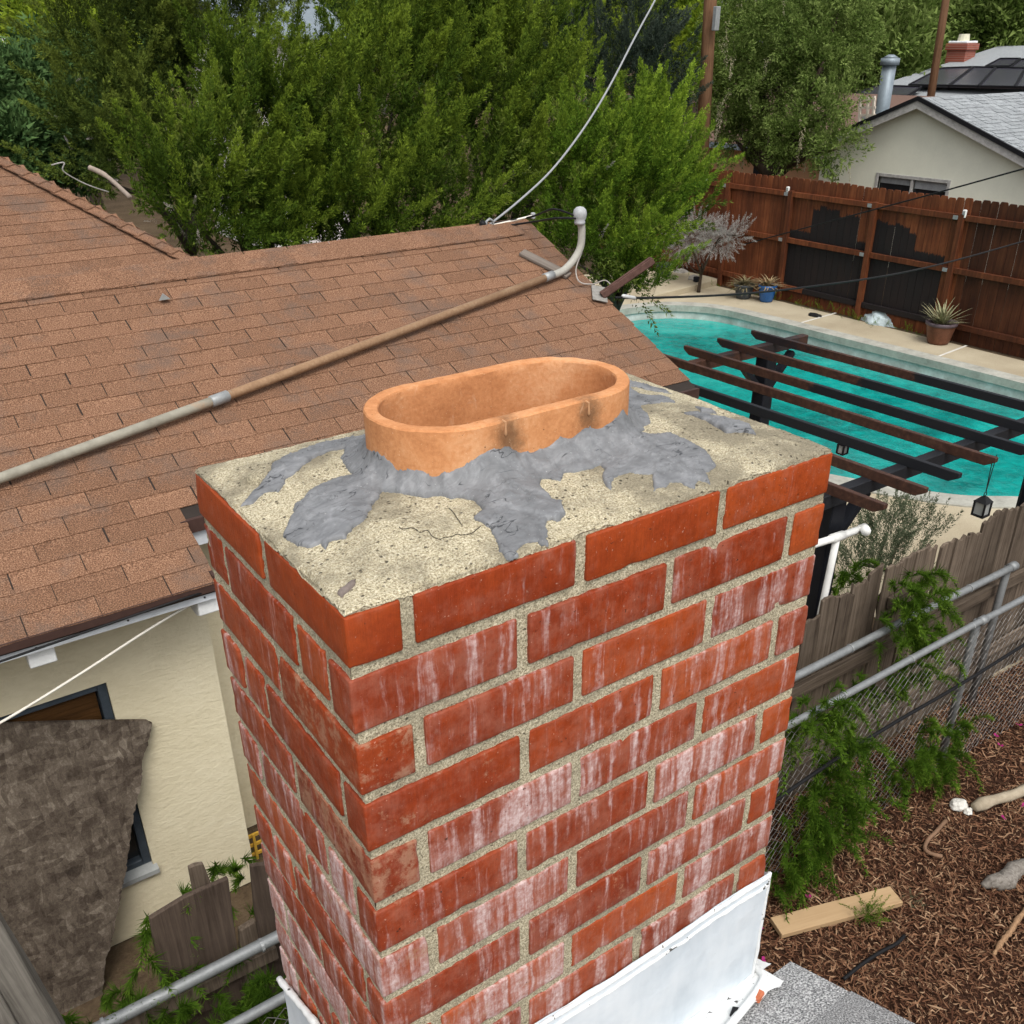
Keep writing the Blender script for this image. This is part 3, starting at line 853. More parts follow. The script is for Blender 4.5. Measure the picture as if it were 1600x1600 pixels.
deck = ring_fill('pool_deck', deck_outer, pool_loop, .0, M['deck']); tag(deck, kind='structure')
def edge_ring(name, loop, z0, z1, inset, mat, parent):
    n = len(loop); L = np.array(loop); c = L.mean(0)
    V = []; F_ = []
    for i in range(n):
        t = L[(i + 1) % n] - L[i - 1]; nn = np.array([-t[1], t[0]]); nn /= np.linalg.norm(nn)
        if nn @ (c - L[i]) < 0: nn = -nn
        p, q = L[i] - nn * inset[0], L[i] + nn * inset[1]
        V += [(*p, z1), (*q, z1), (*q, z0), (*p, z0)]
    for i in range(n):
        a, b = 4 * i, 4 * ((i + 1) % n)
        F_ += [(a, a + 1, b + 1, b), (a + 1, a + 2, b + 2, b + 1), (a + 3, a, b, b + 3)]
    g = MB(); g.add(V, F_); return g.build(name, mat, parent)
M['coping'] = plain('weathered_coping', (.36, .355, .31), .85, .35, 3, .4)
edge_ring('coping', pool_loop, -.10, .018, (.26, .03), M['coping'], deck)
def tile_mat():
    m = N('pool_wall_plaster'); v = m.pos()
    a = m.noise(v, 3, 6, .7); b = m.noise(m.vscale(v, (6, 6, 2)), 1, 5, .7)
    c = m.ramp(a, [(.3, (.30, .30, .27)), (.55, (.50, .50, .47)), (.75, (.68, .69, .67))])
    return m.done(c, .8, m.bump(b, .4, .01), .3)
M['poolwall'] = tile_mat()
edge_ring('pool_wall', pool_loop, -1.6, -.06, (.02, .004), M['poolwall'], deck)
def water_material():
    m = N('murky_pool_water'); v = m.pos()
    a = m.noise(v, .55, 5, .6, .8); b = m.noise(v, 3.4, 6, .7, 1.0)
    f = m.math('ADD', m.math('MULTIPLY', a, .55), m.math('MULTIPLY', b, .45))
    c = m.ramp(f, [(.34, (.001, .115, .105)), (.46, (.002, .225, .20)), (.56, (.004, .33, .29)), (.74, (.05, .46, .39))])
    fk = m.step(m.noise(v, 14, 5, .75, 1.0), .62, .72)
    c = m.mix(m.math('MULTIPLY', fk, .45), c, (.16, .50, .44))
    w = m.noise(v, 5, 5, .65, .8)
    return m.done(c, m.math('ADD', .06, m.math('MULTIPLY', b, .10)), m.bump(w, .35, .03), .5)
M['water'] = water_material()
bm = bmesh.new(); vs = [bm.verts.new((x, y, -.24)) for x, y in pool_loop]; bm.faces.new(vs)
bmesh.ops.triangulate(bm, faces=bm.faces)
for f in bm.faces:
    if f.normal.z < 0: f.normal_flip()
me = bpy.data.meshes.new('pool_water'); bm.to_mesh(me); bm.free()
tag(new_obj('pool_water', me, M['water']), kind='structure')
M['joint'] = plain('pale_joint_filler', (.62, .60, .55), .8, .1)
for a, b in (((1242, 507), (1320, 485)), ((1458, 560), (1510, 540))):
    g = MB(); p, q = at_z(*a, .004), at_z(*b, .004); g.beam(p, q, .035, .006); g.build('expansion_joint', M['joint'], deck)
# side slab behind the juniper (raised planter edge)
g = MB(); a, b, c_, d_ = (at_z(*p, .12) for p in ((1020, 462), (1140, 432), (1150, 418), (1035, 425)))
g.prism([a, b, c_, d_], (0, 0, -.13)); tag(g.build('deck_step', M['deck'], None, bevel=.01), kind='structure')

# ------------------------------------------------------------------ brown shingled stucco house
K = .4255
EY, EZ = 3.59, 2.40            # high eave
def mz(y): return EZ + K * (y - EY)
LOWY, RIDGEY, RX, JX = 3.215, 5.50, 4.186, .748
XL = -3.4
house = thing('stucco_house', (.5, 5.5, 0), 'cream stucco house with a brown shingle roof behind the chimney', 'house')
gm, gc, ga = granule('brown_granules', [(.076, .039, .024), (.165, .087, .052), (.30, .175, .110)], 170, .34)
gv = gm.pos()
blot = gm.math('MULTIPLY', gm.step(gm.noise(gv, 2.6, 6, .7), .47, .68), .55)
gc2 = gm.mix(blot, gc, (.115, .090, .075))
M['brown_shingle'] = gm.done(gc2, .95, gm.bump(ga, .7, .004), .08)
M['dark_under'] = plain('roofing_felt', (.035, .028, .024), .9, .2)
M['brown_metal'] = plain('brown_drip_edge', (.060, .034, .028), .5, .25, 5, .15)
g = MB()
g.prism([(XL, LOWY, mz(LOWY) - .012), (JX, LOWY, mz(LOWY) - .012), (JX, EY, mz(EY) - .012), (RX, EY, mz(EY) - .012), (RX, RIDGEY, mz(RIDGEY) - .012), (XL, RIDGEY, mz(RIDGEY) - .012)], (0, 0, -.05))
bk = lambda y: mz(RIDGEY) - K * (y - RIDGEY)
g.prism([(XL, RIDGEY, bk(RIDGEY) - .012), (RX, RIDGEY, bk(RIDGEY) - .012), (RX, 7.5, bk(7.5) - .012), (XL, 7.5, bk(7.5) - .012)], (0, 0, -.05))
roof = g.build('roof', M['dark_under'], house)
nv = np.array([0, -K, 1.]); nv /= np.linalg.norm(nv); up = np.array([0, 1, K]); up /= np.linalg.norm(up)
bas = Matrix(((1, 0, 0, 0), (0, up[1], nv[1], 0), (0, up[2], nv[2], 0), (0, 0, 0, 1)))
EX, TW = .127, .3035
sh = [shingle_mesh(TW - .0055, EX + .03, .0036, .0018, 20 + s) for s in range(6)]
for q in sh: q.materials.append(M['brown_shingle'])
slope = (RIDGEY - LOWY) * math.hypot(1, K)
rows = int(slope / EX)
inv_roof = world_of(roof).inverted()
rest = MB(); cnt = 0
jogrow = (EY - LOWY) * math.hypot(1, K) / EX
for r_ in range(rows + 1):
    p0 = np.array([0, LOWY, mz(LOWY) - .012]) + up * (r_ * EX - .012)
    xmax = RX if r_ >= jogrow - .1 else JX
    x = XL + ((r_ % 2) * TW / 2) + (r_ * 37 % 5) * .004
    while x < xmax - .02:
        w = min(TW, xmax - x + .012)
        if x < -.55:
            b = len(rest.v)
            src = sh[(r_ * 3 + int(x * 10)) % 6]
            vs = []
            for vv in src.vertices:
                q = bas @ Vector((vv.co.x * w / TW, vv.co.y, vv.co.z)); vs.append((q.x + x, q.y + p0[1], q.z + p0[2]))
            rest.add(vs, [tuple(pp.vertices) for pp in src.polygons])
        else:
            o = bpy.data.objects.new('shingle', sh[random.randrange(6)]); COL.objects.link(o)
            o.parent = roof; o.matrix_parent_inverse = inv_roof
            tw = Matrix.Rotation(jit(.004), 4, 'Z') @ Matrix.Rotation(jit(.006), 4, 'X')
            o.matrix_basis = Matrix.Translation((x + jit(.002), p0[1] + jit(.002), p0[2] + random.uniform(0, .0015))) @ bas @ tw @ Matrix.Diagonal((w / TW, 1, 1, 1))
            cnt += 1
        x += TW
tag(rest.build('shingle_field', M['brown_shingle'], roof, fix=False), kind='stuff')
# ridge caps: folded shingles overlapping along the ridge
x = XL; capm = None
g0 = MB(); L_ = .33; h_ = .15
cv = []
for xx in (0, L_):
    lift = .016 if xx else .004
    cv += [(xx, -h_, -h_ * K + lift), (xx, 0, lift + .004), (xx, h_, -h_ * K + lift), (xx, h_, -h_ * K + lift - .006), (xx, 0, lift - .003), (xx, -h_, -h_ * K + lift - .006)]
g0.add(cv, [(0, 1, 7, 6), (1, 2, 8, 7), (2, 3, 9, 8), (3, 4, 10, 9), (4, 5, 11, 10), (5, 0, 6, 11), (0, 5, 4, 1), (1, 4, 3, 2), (6, 7, 10, 11), (7, 8, 9, 10)])
capme = g0.mesh('ridge_cap'); capme.materials.append(M['brown_shingle'])
while x < RX - .31:
    o = bpy.data.objects.new('ridge_cap', capme); COL.objects.link(o); o.parent = roof; o.matrix_parent_inverse = inv_roof
    o.location = (x, RIDGEY + jit(.003), mz(RIDGEY) - .002); x += .203
# rear wing roof, rising out of the back slope
def wz(y): return 2.40 + K * (y - 4.59)
hipA = np.array([.39, 8.5, wz(8.5)]); hipB = np.array([1.93, 5.95, wz(5.95)])
g = MB()
g.prism([(XL, 5.9, wz(5.9) - .012), (1.95, 5.9, wz(5.9) - .012), tuple(hipA - [0, 0, .012]), (XL, 8.5, wz(8.5) - .012)], (0, 0, -.05))
g.prism([tuple(hipB - [0, 0, .014]), (2.35, 6.4, 2.3), (1.0, 8.9, 2.4), tuple(hipA - [0, 0, .014])], (-.03, -.03, -.03))
rear = g.build('rear_roof', M['brown_shingle'], house)
rest = MB()
for r_ in range(int((8.5 - 5.9) * math.hypot(1, K) / EX)):
    p0 = np.array([0, 5.9, wz(5.9) - .012]) + up * (r_ * EX)
    t = (p0[1] - 5.95) / (8.5 - 5.95); xm = hipB[0] + (hipA[0] - hipB[0]) * t + .02
    x = XL + (r_ % 2) * TW / 2
    while x < xm - .03:
        w = min(TW, xm - x)
        src = sh[(r_ + int(x * 7)) % 6]
        rest.add([tuple(np.array((bas @ Vector((vv.co.x * w / TW, vv.co.y, vv.co.z)))) + [x, p0[1], p0[2]]) for vv in src.vertices], [tuple(pp.vertices) for pp in src.polygons])
        x += TW
tag(rest.build('shingle_field', M['brown_shingle'], rear, fix=False), kind='stuff')
g = MB()
hd = hipB - hipA; hl = np.linalg.norm(hd); hd /= hl
k = 0.0
while k < hl - .1:
    a = hipA + hd * k + [0, 0, .020]; b = hipA + hd * (k + .19) + [0, 0, .032]
    side1 = np.array([-.065, -.04, -.012]); side2 = np.array([.09, .06, -.05])
    q = MB(); q.add([a + side1, a, a + side2, b + side1, b, b + side2, a + side1 - [0, 0, .01], a + side2 - [0, 0, .01], b + side1 - [0, 0, .01], b + side2 - [0, 0, .01]],
                    [(0, 1, 4, 3), (1, 2, 5, 4), (0, 3, 8, 6), (2, 7, 9, 5), (3, 4, 5, 9, 8), (0, 6, 7, 2, 1)])
    q.build('ridge_cap', M['brown_shingle'], rear)
    k += .15
# eaves: drip edge and fascia, front and right
g = MB(); z = mz(LOWY)
g.box(XL, JX + .006, LOWY - .012, LOWY + .010, z - .050, z - .006); g.box(JX - .01, JX + .006, LOWY, EY, z - .02, z + .02)
g.build('drip_edge', M['brown_metal'], house)
g = MB(); g.box(JX - .02, RX + .006, EY - .014, EY + .010, mz(EY) - .075, mz(EY) - .006); g.build('drip_edge', M['brown_metal'], house)
M['fascia'] = plain('white_fascia_paint', (.56, .59, .62), .6, .15, 6, .2)
g = MB(); g.box(XL, JX - .01, LOWY + .010, LOWY + .032, z - .100, z - .03); fa = g.build('fascia', M['fascia'], house)
M['nail'] = plain('nail_head', (.05, .05, .05), .5)
for px in (48, 193, 314):
    p = at_y(px, 1003 - (px) * .32 - 4, LOWY)
    q = MB(); q.obox((p[0], LOWY + .007, z - .078), (.009, 0, 0), (0, .006, 0), (0, 0, .009)); q.build('nail_head', M['nail'], fa, bevel=.002)
g = MB(); g.box(JX - .03, RX - .01, EY + .010, EY + .034, mz(EY) - .16, mz(EY) - .05); g.build('fascia', M['fascia'], house)
g = MB(); zr = mz(RIDGEY)
for sgn in (1,):
    g.prism([(RX - .03, EY + .02, mz(EY) - .055), (RX - .03, RIDGEY, zr - .055), (RX - .03, RIDGEY, zr - .17), (RX - .03, EY + .02, mz(EY) - .17)], (.024, 0, 0))
    g.prism([(RX - .03, 7.45, bk(7.45) - .055), (RX - .03, RIDGEY + .001, zr - .055), (RX - .03, RIDGEY + .001, zr - .17), (RX - .03, 7.45, bk(7.45) - .17)], (.024, 0, 0))
g.build('fascia', M['brown_metal'], house)
# walls with the window opening
WY = 3.56
cx_ = at_y(349, 1100, WY)[0]
w0 = at_y(170, 1065, WY); w1 = at_y(236, 1352, WY)
wx1 = (w0[0] + w1[0]) / 2; wzt = w0[2]; wzb = w1[2]; wx0 = wx1 - 1.05
def stucco():
    m = N('tan_stucco'); v = m.coord('Object')
    a = m.noise(v, 2.0, 4, .6); b = m.noise(v, 55, 5, .65); b2 = m.noise(m.vscale(v, (1, 1, 2.2)), 18, 4, .6, .7)
    c = m.ramp(m.math('ADD', m.math('MULTIPLY', a, .6), m.math('MULTIPLY', b2, .4)), [(.3, (.58, .51, .345)), (.55, (.67, .60, .425)), (.8, (.73, .67, .50))])
    return m.done(c, .95, m.bump(m.math('ADD', m.math('MULTIPLY', b, .6), b2), .5, .008), .15)
M['stucco'] = stucco()
zt_ = mz(LOWY) + .05
g = MB()
g.box(XL + .3, wx0, WY, WY + .15, 0, zt_); g.box(wx1, cx_, WY, WY + .15, 0, zt_)
g.box(wx0, wx1, WY + .0005, WY + .15, 0, wzb); g.box(wx0, wx1, WY + .0005, WY + .15, wzt, zt_)
g.box(cx_ - .15, cx_, WY + .15, WY + .55, 0, zt_ + .1)
g.build('wall', M['stucco'], house)
g = MB(); g.box(cx_, RX - .28, WY + .44, WY + .58, 0, mz(EY) - .04); g.box(RX - .42, RX - .28, WY + .58, 7.2, 0, mz(EY))
g.prism([(RX - .42, WY + .44, mz(EY) - .05), (RX - .42, RIDGEY, zr - .08), (RX - .42, 7.3, bk(7.3) - .05)], (.14, 0, 0))
g.build('wall', M['stucco'], house)
g = MB(); g.box(XL + .3, RX - .3, 7.1, 7.25, 0, bk(7.25) - .06); g.box(XL + .3, XL + .45, WY + .15, 7.1, 0, mz(LOWY)); g.build('wall', M['stucco'], house)
g = MB(); g.box(XL + .3, 2.6, 7.25, 9.2, 0, 2.55); g.build('wall', M['stucco'], house)
M['frame'] = plain('dark_window_frame', (.05, .062, .075), .4, .25, 10, .1)
M['interior'] = plain('brown_blind', (.062, .028, .008), .8, .5, 3, .1, grain=(1, 1, 14))
M['sill'] = plain('grey_sill', (.30, .31, .30), .6, .2)
def glass(name, tint=(.02, .022, .024)):
    m = N(name); return m.done(tint, .06, None, .6)
M['glass'] = glass('dark_window_glass')
win = MB(); t = .045
win.box(wx0, wx0 + t, WY + .02, WY + .09, wzb, wzt); win.box(wx1 - t, wx1, WY + .02, WY + .09, wzb, wzt)
win.box(wx0 + t, wx1 - t, WY + .02, WY + .09, wzt - t, wzt); win.box(wx0 + t, wx1 - t, WY + .02, WY + .09, wzb, wzb + t)
wo_ = win.build('window', M['frame'], house, bevel=.004)
zs = wzt - .26
g = MB(); g.box(wx0 + t, wx1 - t, WY + .065, WY + .075, wzb + t, wzt - t); g.build('pane', M['glass'], wo_)
g = MB()
for i in range(9):
    z = wzt - t - .025 - i * .03
    g.box(wx0 + t + .01, wx1 - t - .01, WY + .050, WY + .056, z - .014, z + .014)
g.build('blind', M['interior'], wo_)
g = MB(); g.prism([(wx0 - .02, WY - .035, wzb - .012), (wx1 + .02, WY - .035, wzb - .012), (wx1 + .02, WY + .02, wzb + .008), (wx0 - .02, WY + .02, wzb + .008)], (0, 0, -.03)); g.build('sill', M['sill'], wo_)
M['white_block'] = plain('chalky_white_paint', (.70, .71, .70), .7, .12, 30, .3)
for px, py in ((60, 1012), (322, 940)):
    p = at_y(px, py, LOWY + .09)
    q = MB(); q.prism([(p[0] - .055, LOWY + .034, z_ := mz(LOWY) - .06), (p[0] - .055, LOWY + .034, z_ - .125), (p[0] - .055, LOWY + .09, z_ - .150), (p[0] - .055, WY, z_ - .150), (p[0] - .055, WY, z_ + .08)], (.11, 0, 0))
    q.build('rafter_tail', M['white_block'], house, bevel=.004)
p = at_y(303, 830, EY + .06)
q = MB(); q.box(JX - .12, JX + .06, EY + .036, EY + .30, mz(EY) - .24, mz(EY) - .15); q.build('rafter_tail', M['white_block'], house, bevel=.004)
g = MB(); p = at_plane(255, 467, (0, EY, EZ + .01), (0, -K, 1))
g.add([p + [-.035, -.03, .0], p + [.035, -.03, 0], p + [.01, .03, .028], p + [-.006, -.028, .036]], [(0, 1, 3), (1, 2, 3), (0, 3, 2), (0, 2, 1)])
g.build('roof_vent_flap', plain('grey_flap', (.26, .27, .26), .6), roof)

# osb sheet leaning on the wall over the window
def osb():
    m = N('weathered_strand_board'); v = m.coord('Object')
    d = m.noise(v, 6, 3, .5, 0, True)
    vv = m.vadd(v, m.vscale(d, (.05, .05, .05)))
    a = m.vor(m.vscale(vv, (14, 1, 34)), 1.0, 'F1', 'Color'); b = m.vor(m.vscale(vv, (34, 1, 13)), 1.0, 'F1', 'Color')
    n = m.noise(v, 8, 6, .65); n2 = m.noise(v, 60, 5, .7, 1.5)
    ga_ = m.sep(a)[0]; gb_ = m.sep(b)[1]
    f = m.math('ADD', m.math('ADD', m.math('MULTIPLY', ga_, .10), m.math('MULTIPLY', gb_, .10)), m.math('ADD', m.math('MULTIPLY', n, .30), m.math('MULTIPLY', m.math('ADD', n2, m.noise(m.vscale(vv, (45, 1, 16)), 1.0, 6, .7, 1.0)), .27)))
    c = m.ramp(f, [(.34, (.022, .016, .012)), (.46, (.068, .052, .039)), (.56, (.115, .092, .070)), (.70, (.25, .21, .165))])
    return m.done(c, .95, m.bump(f, .9, .012), .1)
M['osb'] = osb()
OY = 3.36
poly = [(-190, 1135), (-60, 1133), (0, 1131), (70, 1129), (150, 1127), (225, 1126), (238, 1130), (234, 1150), (228, 1172), (222, 1192), (223, 1205), (220, 1232), (212, 1262), (206, 1290), (201, 1330), (198, 1360), (193, 1376), (187, 1410), (181, 1440), (173, 1478), (166, 1495), (163, 1520), (160, 1560), (157, 1600), (150, 1690), (-150, 1690)]
pn = np.array([0, -1, .16]); pn = pn / np.linalg.norm(pn)
pp0 = at_y(235, 1130, OY + .15)
P3 = [at_plane(x, y, pp0, pn) for x, y in poly]
fine_ = []
for i in range(len(P3)):
    a, b = P3[i], P3[(i + 1) % len(P3)]
    n_ = max(1, int(np.linalg.norm(b - a) / .012)) if 5 <= i < 23 else 1
    for k_ in range(n_):
        q_ = a + (b - a) * k_ / n_
        if n_ > 1 and k_: q_ = q_ + np.array([fbm(q_[0] * 40, 1, q_[2] * 40) * .010, 0, fbm(q_[0] * 40, 7, q_[2] * 40) * .006])
        fine_.append(q_)
g = MB(); g.prism(fine_, -pn * .022)
board_o = tag(g.build('strand_board', M['osb'], None, fix=True), 'large dark weathered strand board leaning across the window of the stucco wall', 'board')

# ------------------------------------------------------------------ conduit mast on the brown roof
def conduit_mat():
    m = N('rusty_galvanised_pipe'); v = m.pos(); x = m.sep(v)[0]
    n = m.noise(v, 9, 5, .65); f = m.noise(v, 60, 4, .7)
    rust = m.step(m.math('ADD', x, m.math('MULTIPLY', m.math('SUBTRACT', n, .5), .7)), 1.05, 1.25)
    g_ = m.ramp(n, [(.3, (.20, .185, .145)), (.7, (.33, .31, .25))])
    r_ = m.ramp(m.math('ADD', m.math('MULTIPLY', n, .5), m.math('MULTIPLY', f, .5)), [(.3, (.19, .105, .055)), (.55, (.30, .185, .105)), (.75, (.40, .29, .185))])
    return m.done(m.mix(rust, g_, r_), .65, m.bump(f, .2, .002), .3)
M['conduit'] = conduit_mat()
M['galv'] = plain('galvanised_metal', (.29, .30, .30), .5, .2, 20, .15, metal=.3)
M['pale_metal'] = plain('pale_cast_metal', (.38, .39, .40), .5, .2, 30, .2)
def onroof(x, y, h=.05):
    p0 = np.array([0, EY, EZ]) + nv * h
    return at_plane(x, y, p0, nv)
pa = onroof(0, 745, .045); pb = onroof(858, 432, .045)
d_ = (pa - pb) / np.linalg.norm(pa - pb); pa2 = pb + d_ * (np.linalg.norm(pa - pb) + 2.4)
mast = thing('conduit_mast', pb, 'long rusty conduit lying across the brown roof and bending up to a weatherhead', 'conduit')
cpl = onroof(343, 623, .045)
g = MB(); g.tube([pa2, cpl, pb], .026, 14); g.build('pipe', M['conduit'], mast, smooth=True)
g = MB(); g.tube([cpl - d_ * .055, cpl - d_ * .05, cpl + d_ * .05, cpl + d_ * .055], [.027, .032, .032, .027], 14); g.build('coupling', M['galv'], mast, smooth=True)
cp2 = onroof(857, 432, .045)
g = MB(); g.tube([cp2 - d_ * .045, cp2 + d_ * .045], .031, 14); g.build('coupling', M['galv'], mast, smooth=True)
e1 = onroof(885, 418, .06)
yy = e1[1]
bend = catmull([pb, at_y(880, 423, yy), at_y(897, 405, yy + .01), at_y(907, 385, yy + .01), at_y(909, 360, yy + .01), at_y(907, 346, yy + .01)], 6)
g = MB(); g.tube(bend, .027, 14); g.build('elbow', plain('grey_pvc', (.36, .35, .31), .5, .2, 12, .1), mast, smooth=True)
wc = at_y(906, 338, yy + .01)
g = MB()
prof_ = [(0.0, -.055), (.034, -.055), (.040, -.045), (.040, -.035), (.036, -.03), (.046, -.01), (.050, .02), (.044, .045), (.026, .062), (0.0, .068)]
g.lathe(prof_, wc, 16); g.build('weatherhead', M['pale_metal'], mast, smooth=True)
# board clamped under the pipe
g = MB(); a, b = onroof(815, 394, .012), onroof(889, 431, .012)
tag(rod('brace_board', a, b, .085, .022, wood('grey_board', (.12, .095, .08), (.27, .235, .20)), None, nv), 'short weathered board under the conduit near the roof end', 'board')
# rusty strut bolted at the rake
M['rust'] = plain('dark_rust', (.10, .055, .045), .8, .35, 25, .4)
g = MB(); a = onroof(940, 462, .02); b = at_x(1020, 406, a[0] + .35)
g.beam(a, b, .045, .045); g.beam(a, b + (a - b) * .02 + [0, 0, .0], .02, .062)
st = thing('rusty_strut', a, 'rusty square metal strut sticking out from the brown roof edge', 'strut')
g.build('bar', M['rust'], st, bevel=.003)
q = MB(); q.beam(a + nv * -.012 + [-.05, -.05, -.01], a + [.07, .12, .035], .11, .006, nv); q.build('patch_plate', plain('grey_roof_patch', (.24, .23, .21), .7, .3, 30), st)

M['black_wire'] = plain('black_cable_jacket', (.012, .012, .013), .5, .2, 40, 0)
M['white_wire'] = plain('white_cable_jacket', (.72, .68, .60), .5, .1, 40, 0)
M['alu_wire'] = plain('twisted_aluminium_cable', (.30, .31, .32), .45, .3, 150, .2)
def cable(name, pts, r, mat, label, cat='cable', group=None, n=6):
    g = MB(); g.tube(pts, r, n); return tag(g.build(name, mat, None, smooth=True), label, cat, group)
anchor = at_y(765, 352, RIDGEY + .02)
far = at_y(1040, -25, 19.0)
pts = sag(anchor, far, 0.0, 30)
# the cable in the photograph hangs in a curve: follow it through points at growing distance
ctrl = [(765, 351, 5.52), (812, 313, 5.62), (860, 268, 5.80), (902, 215, 6.0), (935, 165, 6.25), (962, 117, 6.5), (985, 72, 6.8), (1003, 38, 7.1), (1026, -5, 7.5), (1050, -60, 8.1), (1075, -120, 8.8)]
cpts = catmull([at_y(*c) for c in ctrl], 5)
cable('service_drop_cable', cpts, .0085, M['alu_wire'], 'twisted aluminium service cable rising from the ridge past the junipers', n=8)
an = thing('cable_anchor', anchor, 'dark clevis holding the service cable at the brown ridge', 'cable anchor')
g = MB(); g.tube([anchor + [-.03, 0, -.05], anchor + [-.03, 0, .03], anchor + [0, 0, .045], anchor + [.03, 0, .03], anchor + [.03, 0, -.05]], .011, 8); g.build('bracket', M['galv'], an, smooth=True)
g = MB(); g.lathe([(0, -.04), (.028, -.035), (.02, -.01), (.028, .015), (.018, .035), (0, .04)], anchor + [-.055, .01, 0], 10); g.build('insulator', M['black_wire'], an, smooth=True)
w1_ = [anchor + [.02, 0, .01], at_y(800, 344, RIDGEY), at_y(833, 338, RIDGEY - .1), at_y(863, 327, 4.9), at_y(888, 333, yy + .05), wc + [-.03, 0, .0]]
cable('splice_wire', catmull(w1_, 6), .0075, M['black_wire'], 'upper black splice wire looping from ridge anchor to the weatherhead')
w2_ = [anchor + [.0, 0, -.02], at_y(790, 353, RIDGEY), at_y(830, 347, RIDGEY - .2), at_y(870, 341, 4.8), wc + [-.03, 0, -.012]]
cable('splice_wire', catmull(w2_, 6), .0075, M['black_wire'], 'lower black splice wire just above the ridge caps')
cable('splice_wire', catmull([anchor + [.02, 0, .0], at_y(800, 345, RIDGEY), at_y(833, 337, RIDGEY - .05)], 6), .0085, M['white_wire'], 'short pale splice wire beside the ridge anchor')
g = MB(); q_ = at_y(833, 337, RIDGEY - .05); g.obox(q_, (.03, 0, 0), (0, .03, 0), (0, 0, .045))
tag(g.build('wire_connector', M['pale_metal'], None, bevel=.006), 'small pale connector at the end of the splice wire', 'connector')
ww = [at_y(909, 395, yy), at_y(900, 420, yy - .03), onroof(905, 440, .03), onroof(925, 444, .015), onroof(945, 438, .015), onroof(955, 446, .01)]
cable('thin_wire', catmull(ww, 6), .005, plain('grey_wire', (.33, .30, .27), .5), 'thin grey wire curling down from the conduit elbow')
# cables on the tan wall
E1 = LOWY - .022
cable('wall_cable', catmull([at_y(-30, 1044, E1), at_y(60, 1013, E1), at_y(170, 975, E1), at_y(300, 931, E1), at_y(345, 920, E1 + .1)], 6), .0055, M['black_wire'], 'black cable strung under the brown eave')
cable('wall_cable', catmull([at_y(-40, 1152, 3.30), at_y(30, 1112, 3.29), at_y(130, 1050, 3.28), at_y(230, 985, 3.27), at_y(300, 944, 3.27), at_y(345, 929, 3.35)], 6), .0065, M['white_wire'], 'white cable slanting down across the tan stucco wall')
# long dark lines over the yard
a = onroof(962, 465, .03)
cable('yard_wire', catmull([a, at_x(1030, 465, 4.9), at_x(1160, 459, 6.3), at_x(1280, 446, 7.8), at_x(1400, 428, 9.6), at_x(1500, 405, 11.5), at_x(1620, 371, 14.0)], 6), .010, M['black_wire'], 'thick black wire crossing above the pool from the brown roof corner')
g = MB(); q1 = at_x(972, 462, 4.3); q2 = at_x(993, 466, 4.5); g.tube([q1, q1 + (q2 - q1) * .1, q2 - (q2 - q1) * .1, q2], [.006, .014, .014, .006], 8)
tag(g.build('wire_tensioner', M['white_block'], None, smooth=True), 'white tensioner clip on the black wire by the roof corner', 'wire clip')
cable('yard_wire', catmull([at_x(1165, 381, 14.4), at_x(1300, 345, 13.9), at_x(1450, 305, 13.4), at_x(1620, 258, 12.9)], 6), .012, M['black_wire'], 'thinner dark wire slanting up across the red fence')

# ------------------------------------------------------------------ fences between the yards
M['grey_wood'] = wood('grey_weathered_wood', (.030, .020, .014), (.21, .165, .125), (48, 48, 1.6), obj_var=.28)
M['dark_wood'] = wood('dark_weathered_wood', (.030, .021, .016), (.105, .078, .060), (55, 55, 2.2), obj_var=.25)
M['steel'] = plain('galvanised_rail', (.25, .26, .262), .55, .18, 30, .12, metal=.45)
M['meshwire'] = plain('dull_mesh_wire', (.20, .19, .18), .6, .3, 4, 0, metal=.2)
def plank_mesh(name, w, t, h, dog=.0, seed=0, jag=0.0, slant=0.0):
    rs = random.Random(seed); k = 5
    top = [(w * i / k - w / 2, h + rs.uniform(-jag, jag) + slant * (i / k - .5)) for i in range(k + 1)]
    if dog: top = [(-w / 2, h - dog), (-w / 2 + dog * .8, h), (w / 2 - dog * .8, h), (w / 2, h - dog)]
    poly = [(-w / 2, 0)] + top + [(w / 2, 0)]
    poly = list(reversed(poly))
    g = MB(); g.prism([(x, -t / 2, z) for x, z in poly], (0, t, 0))
    return g.mesh(name, bevel=.0025)
WFY = 2.20
wf = thing('weathered_wood_fence', (5.0, WFY, 0), 'old grey wooden plank fence behind the chain link rails', 'fence')
tops = {1250: 965, 1300: 935, 1350: 905, 1400: 880, 1450: 855, 1500: 832, 1550: 808, 1600: 785}
def fence_top(x):
    pxs = sorted(tops); pts = [at_y(p, tops[p], WFY) for p in pxs]
    xs_ = [q[0] for q in pts]; zs_ = [q[2] for q in pts]
    return float(np.interp(x, xs_, zs_))
x = 2.1; i = 0
M['gw'] = M['grey_wood']
while x < 8.2:
    w = random.uniform(.125, .165); h = fence_top(x + w / 2) + jit(.03) + random.choice((0, 0, 0, -.06, .03))
    me = plank_mesh('plank', w - .003, .02, h, 0, i, .016, jit(.04)); o = new_obj('plank', me, M['grey_wood'])
    o.location = (x + w / 2, WFY + jit(.008), 0); o.rotation_euler = (jit(.01), jit(.006), jit(.02)); adopt(o, wf)
    x += w; i += 1
for z in (.95, .35):
    rod('rail', (1.9, WFY - .042, z), (8.2, WFY - .042, z), .04, .09, M['grey_wood'], wf, (0, 0, 1), .004, .003)
a = at_y(1470, 900, WFY - .06); b = at_y(1390, 945, WFY - .06)
rod('rail', b, a, .045, .09, M['grey_wood'], wf, (0, 0, 1), .004, .003)

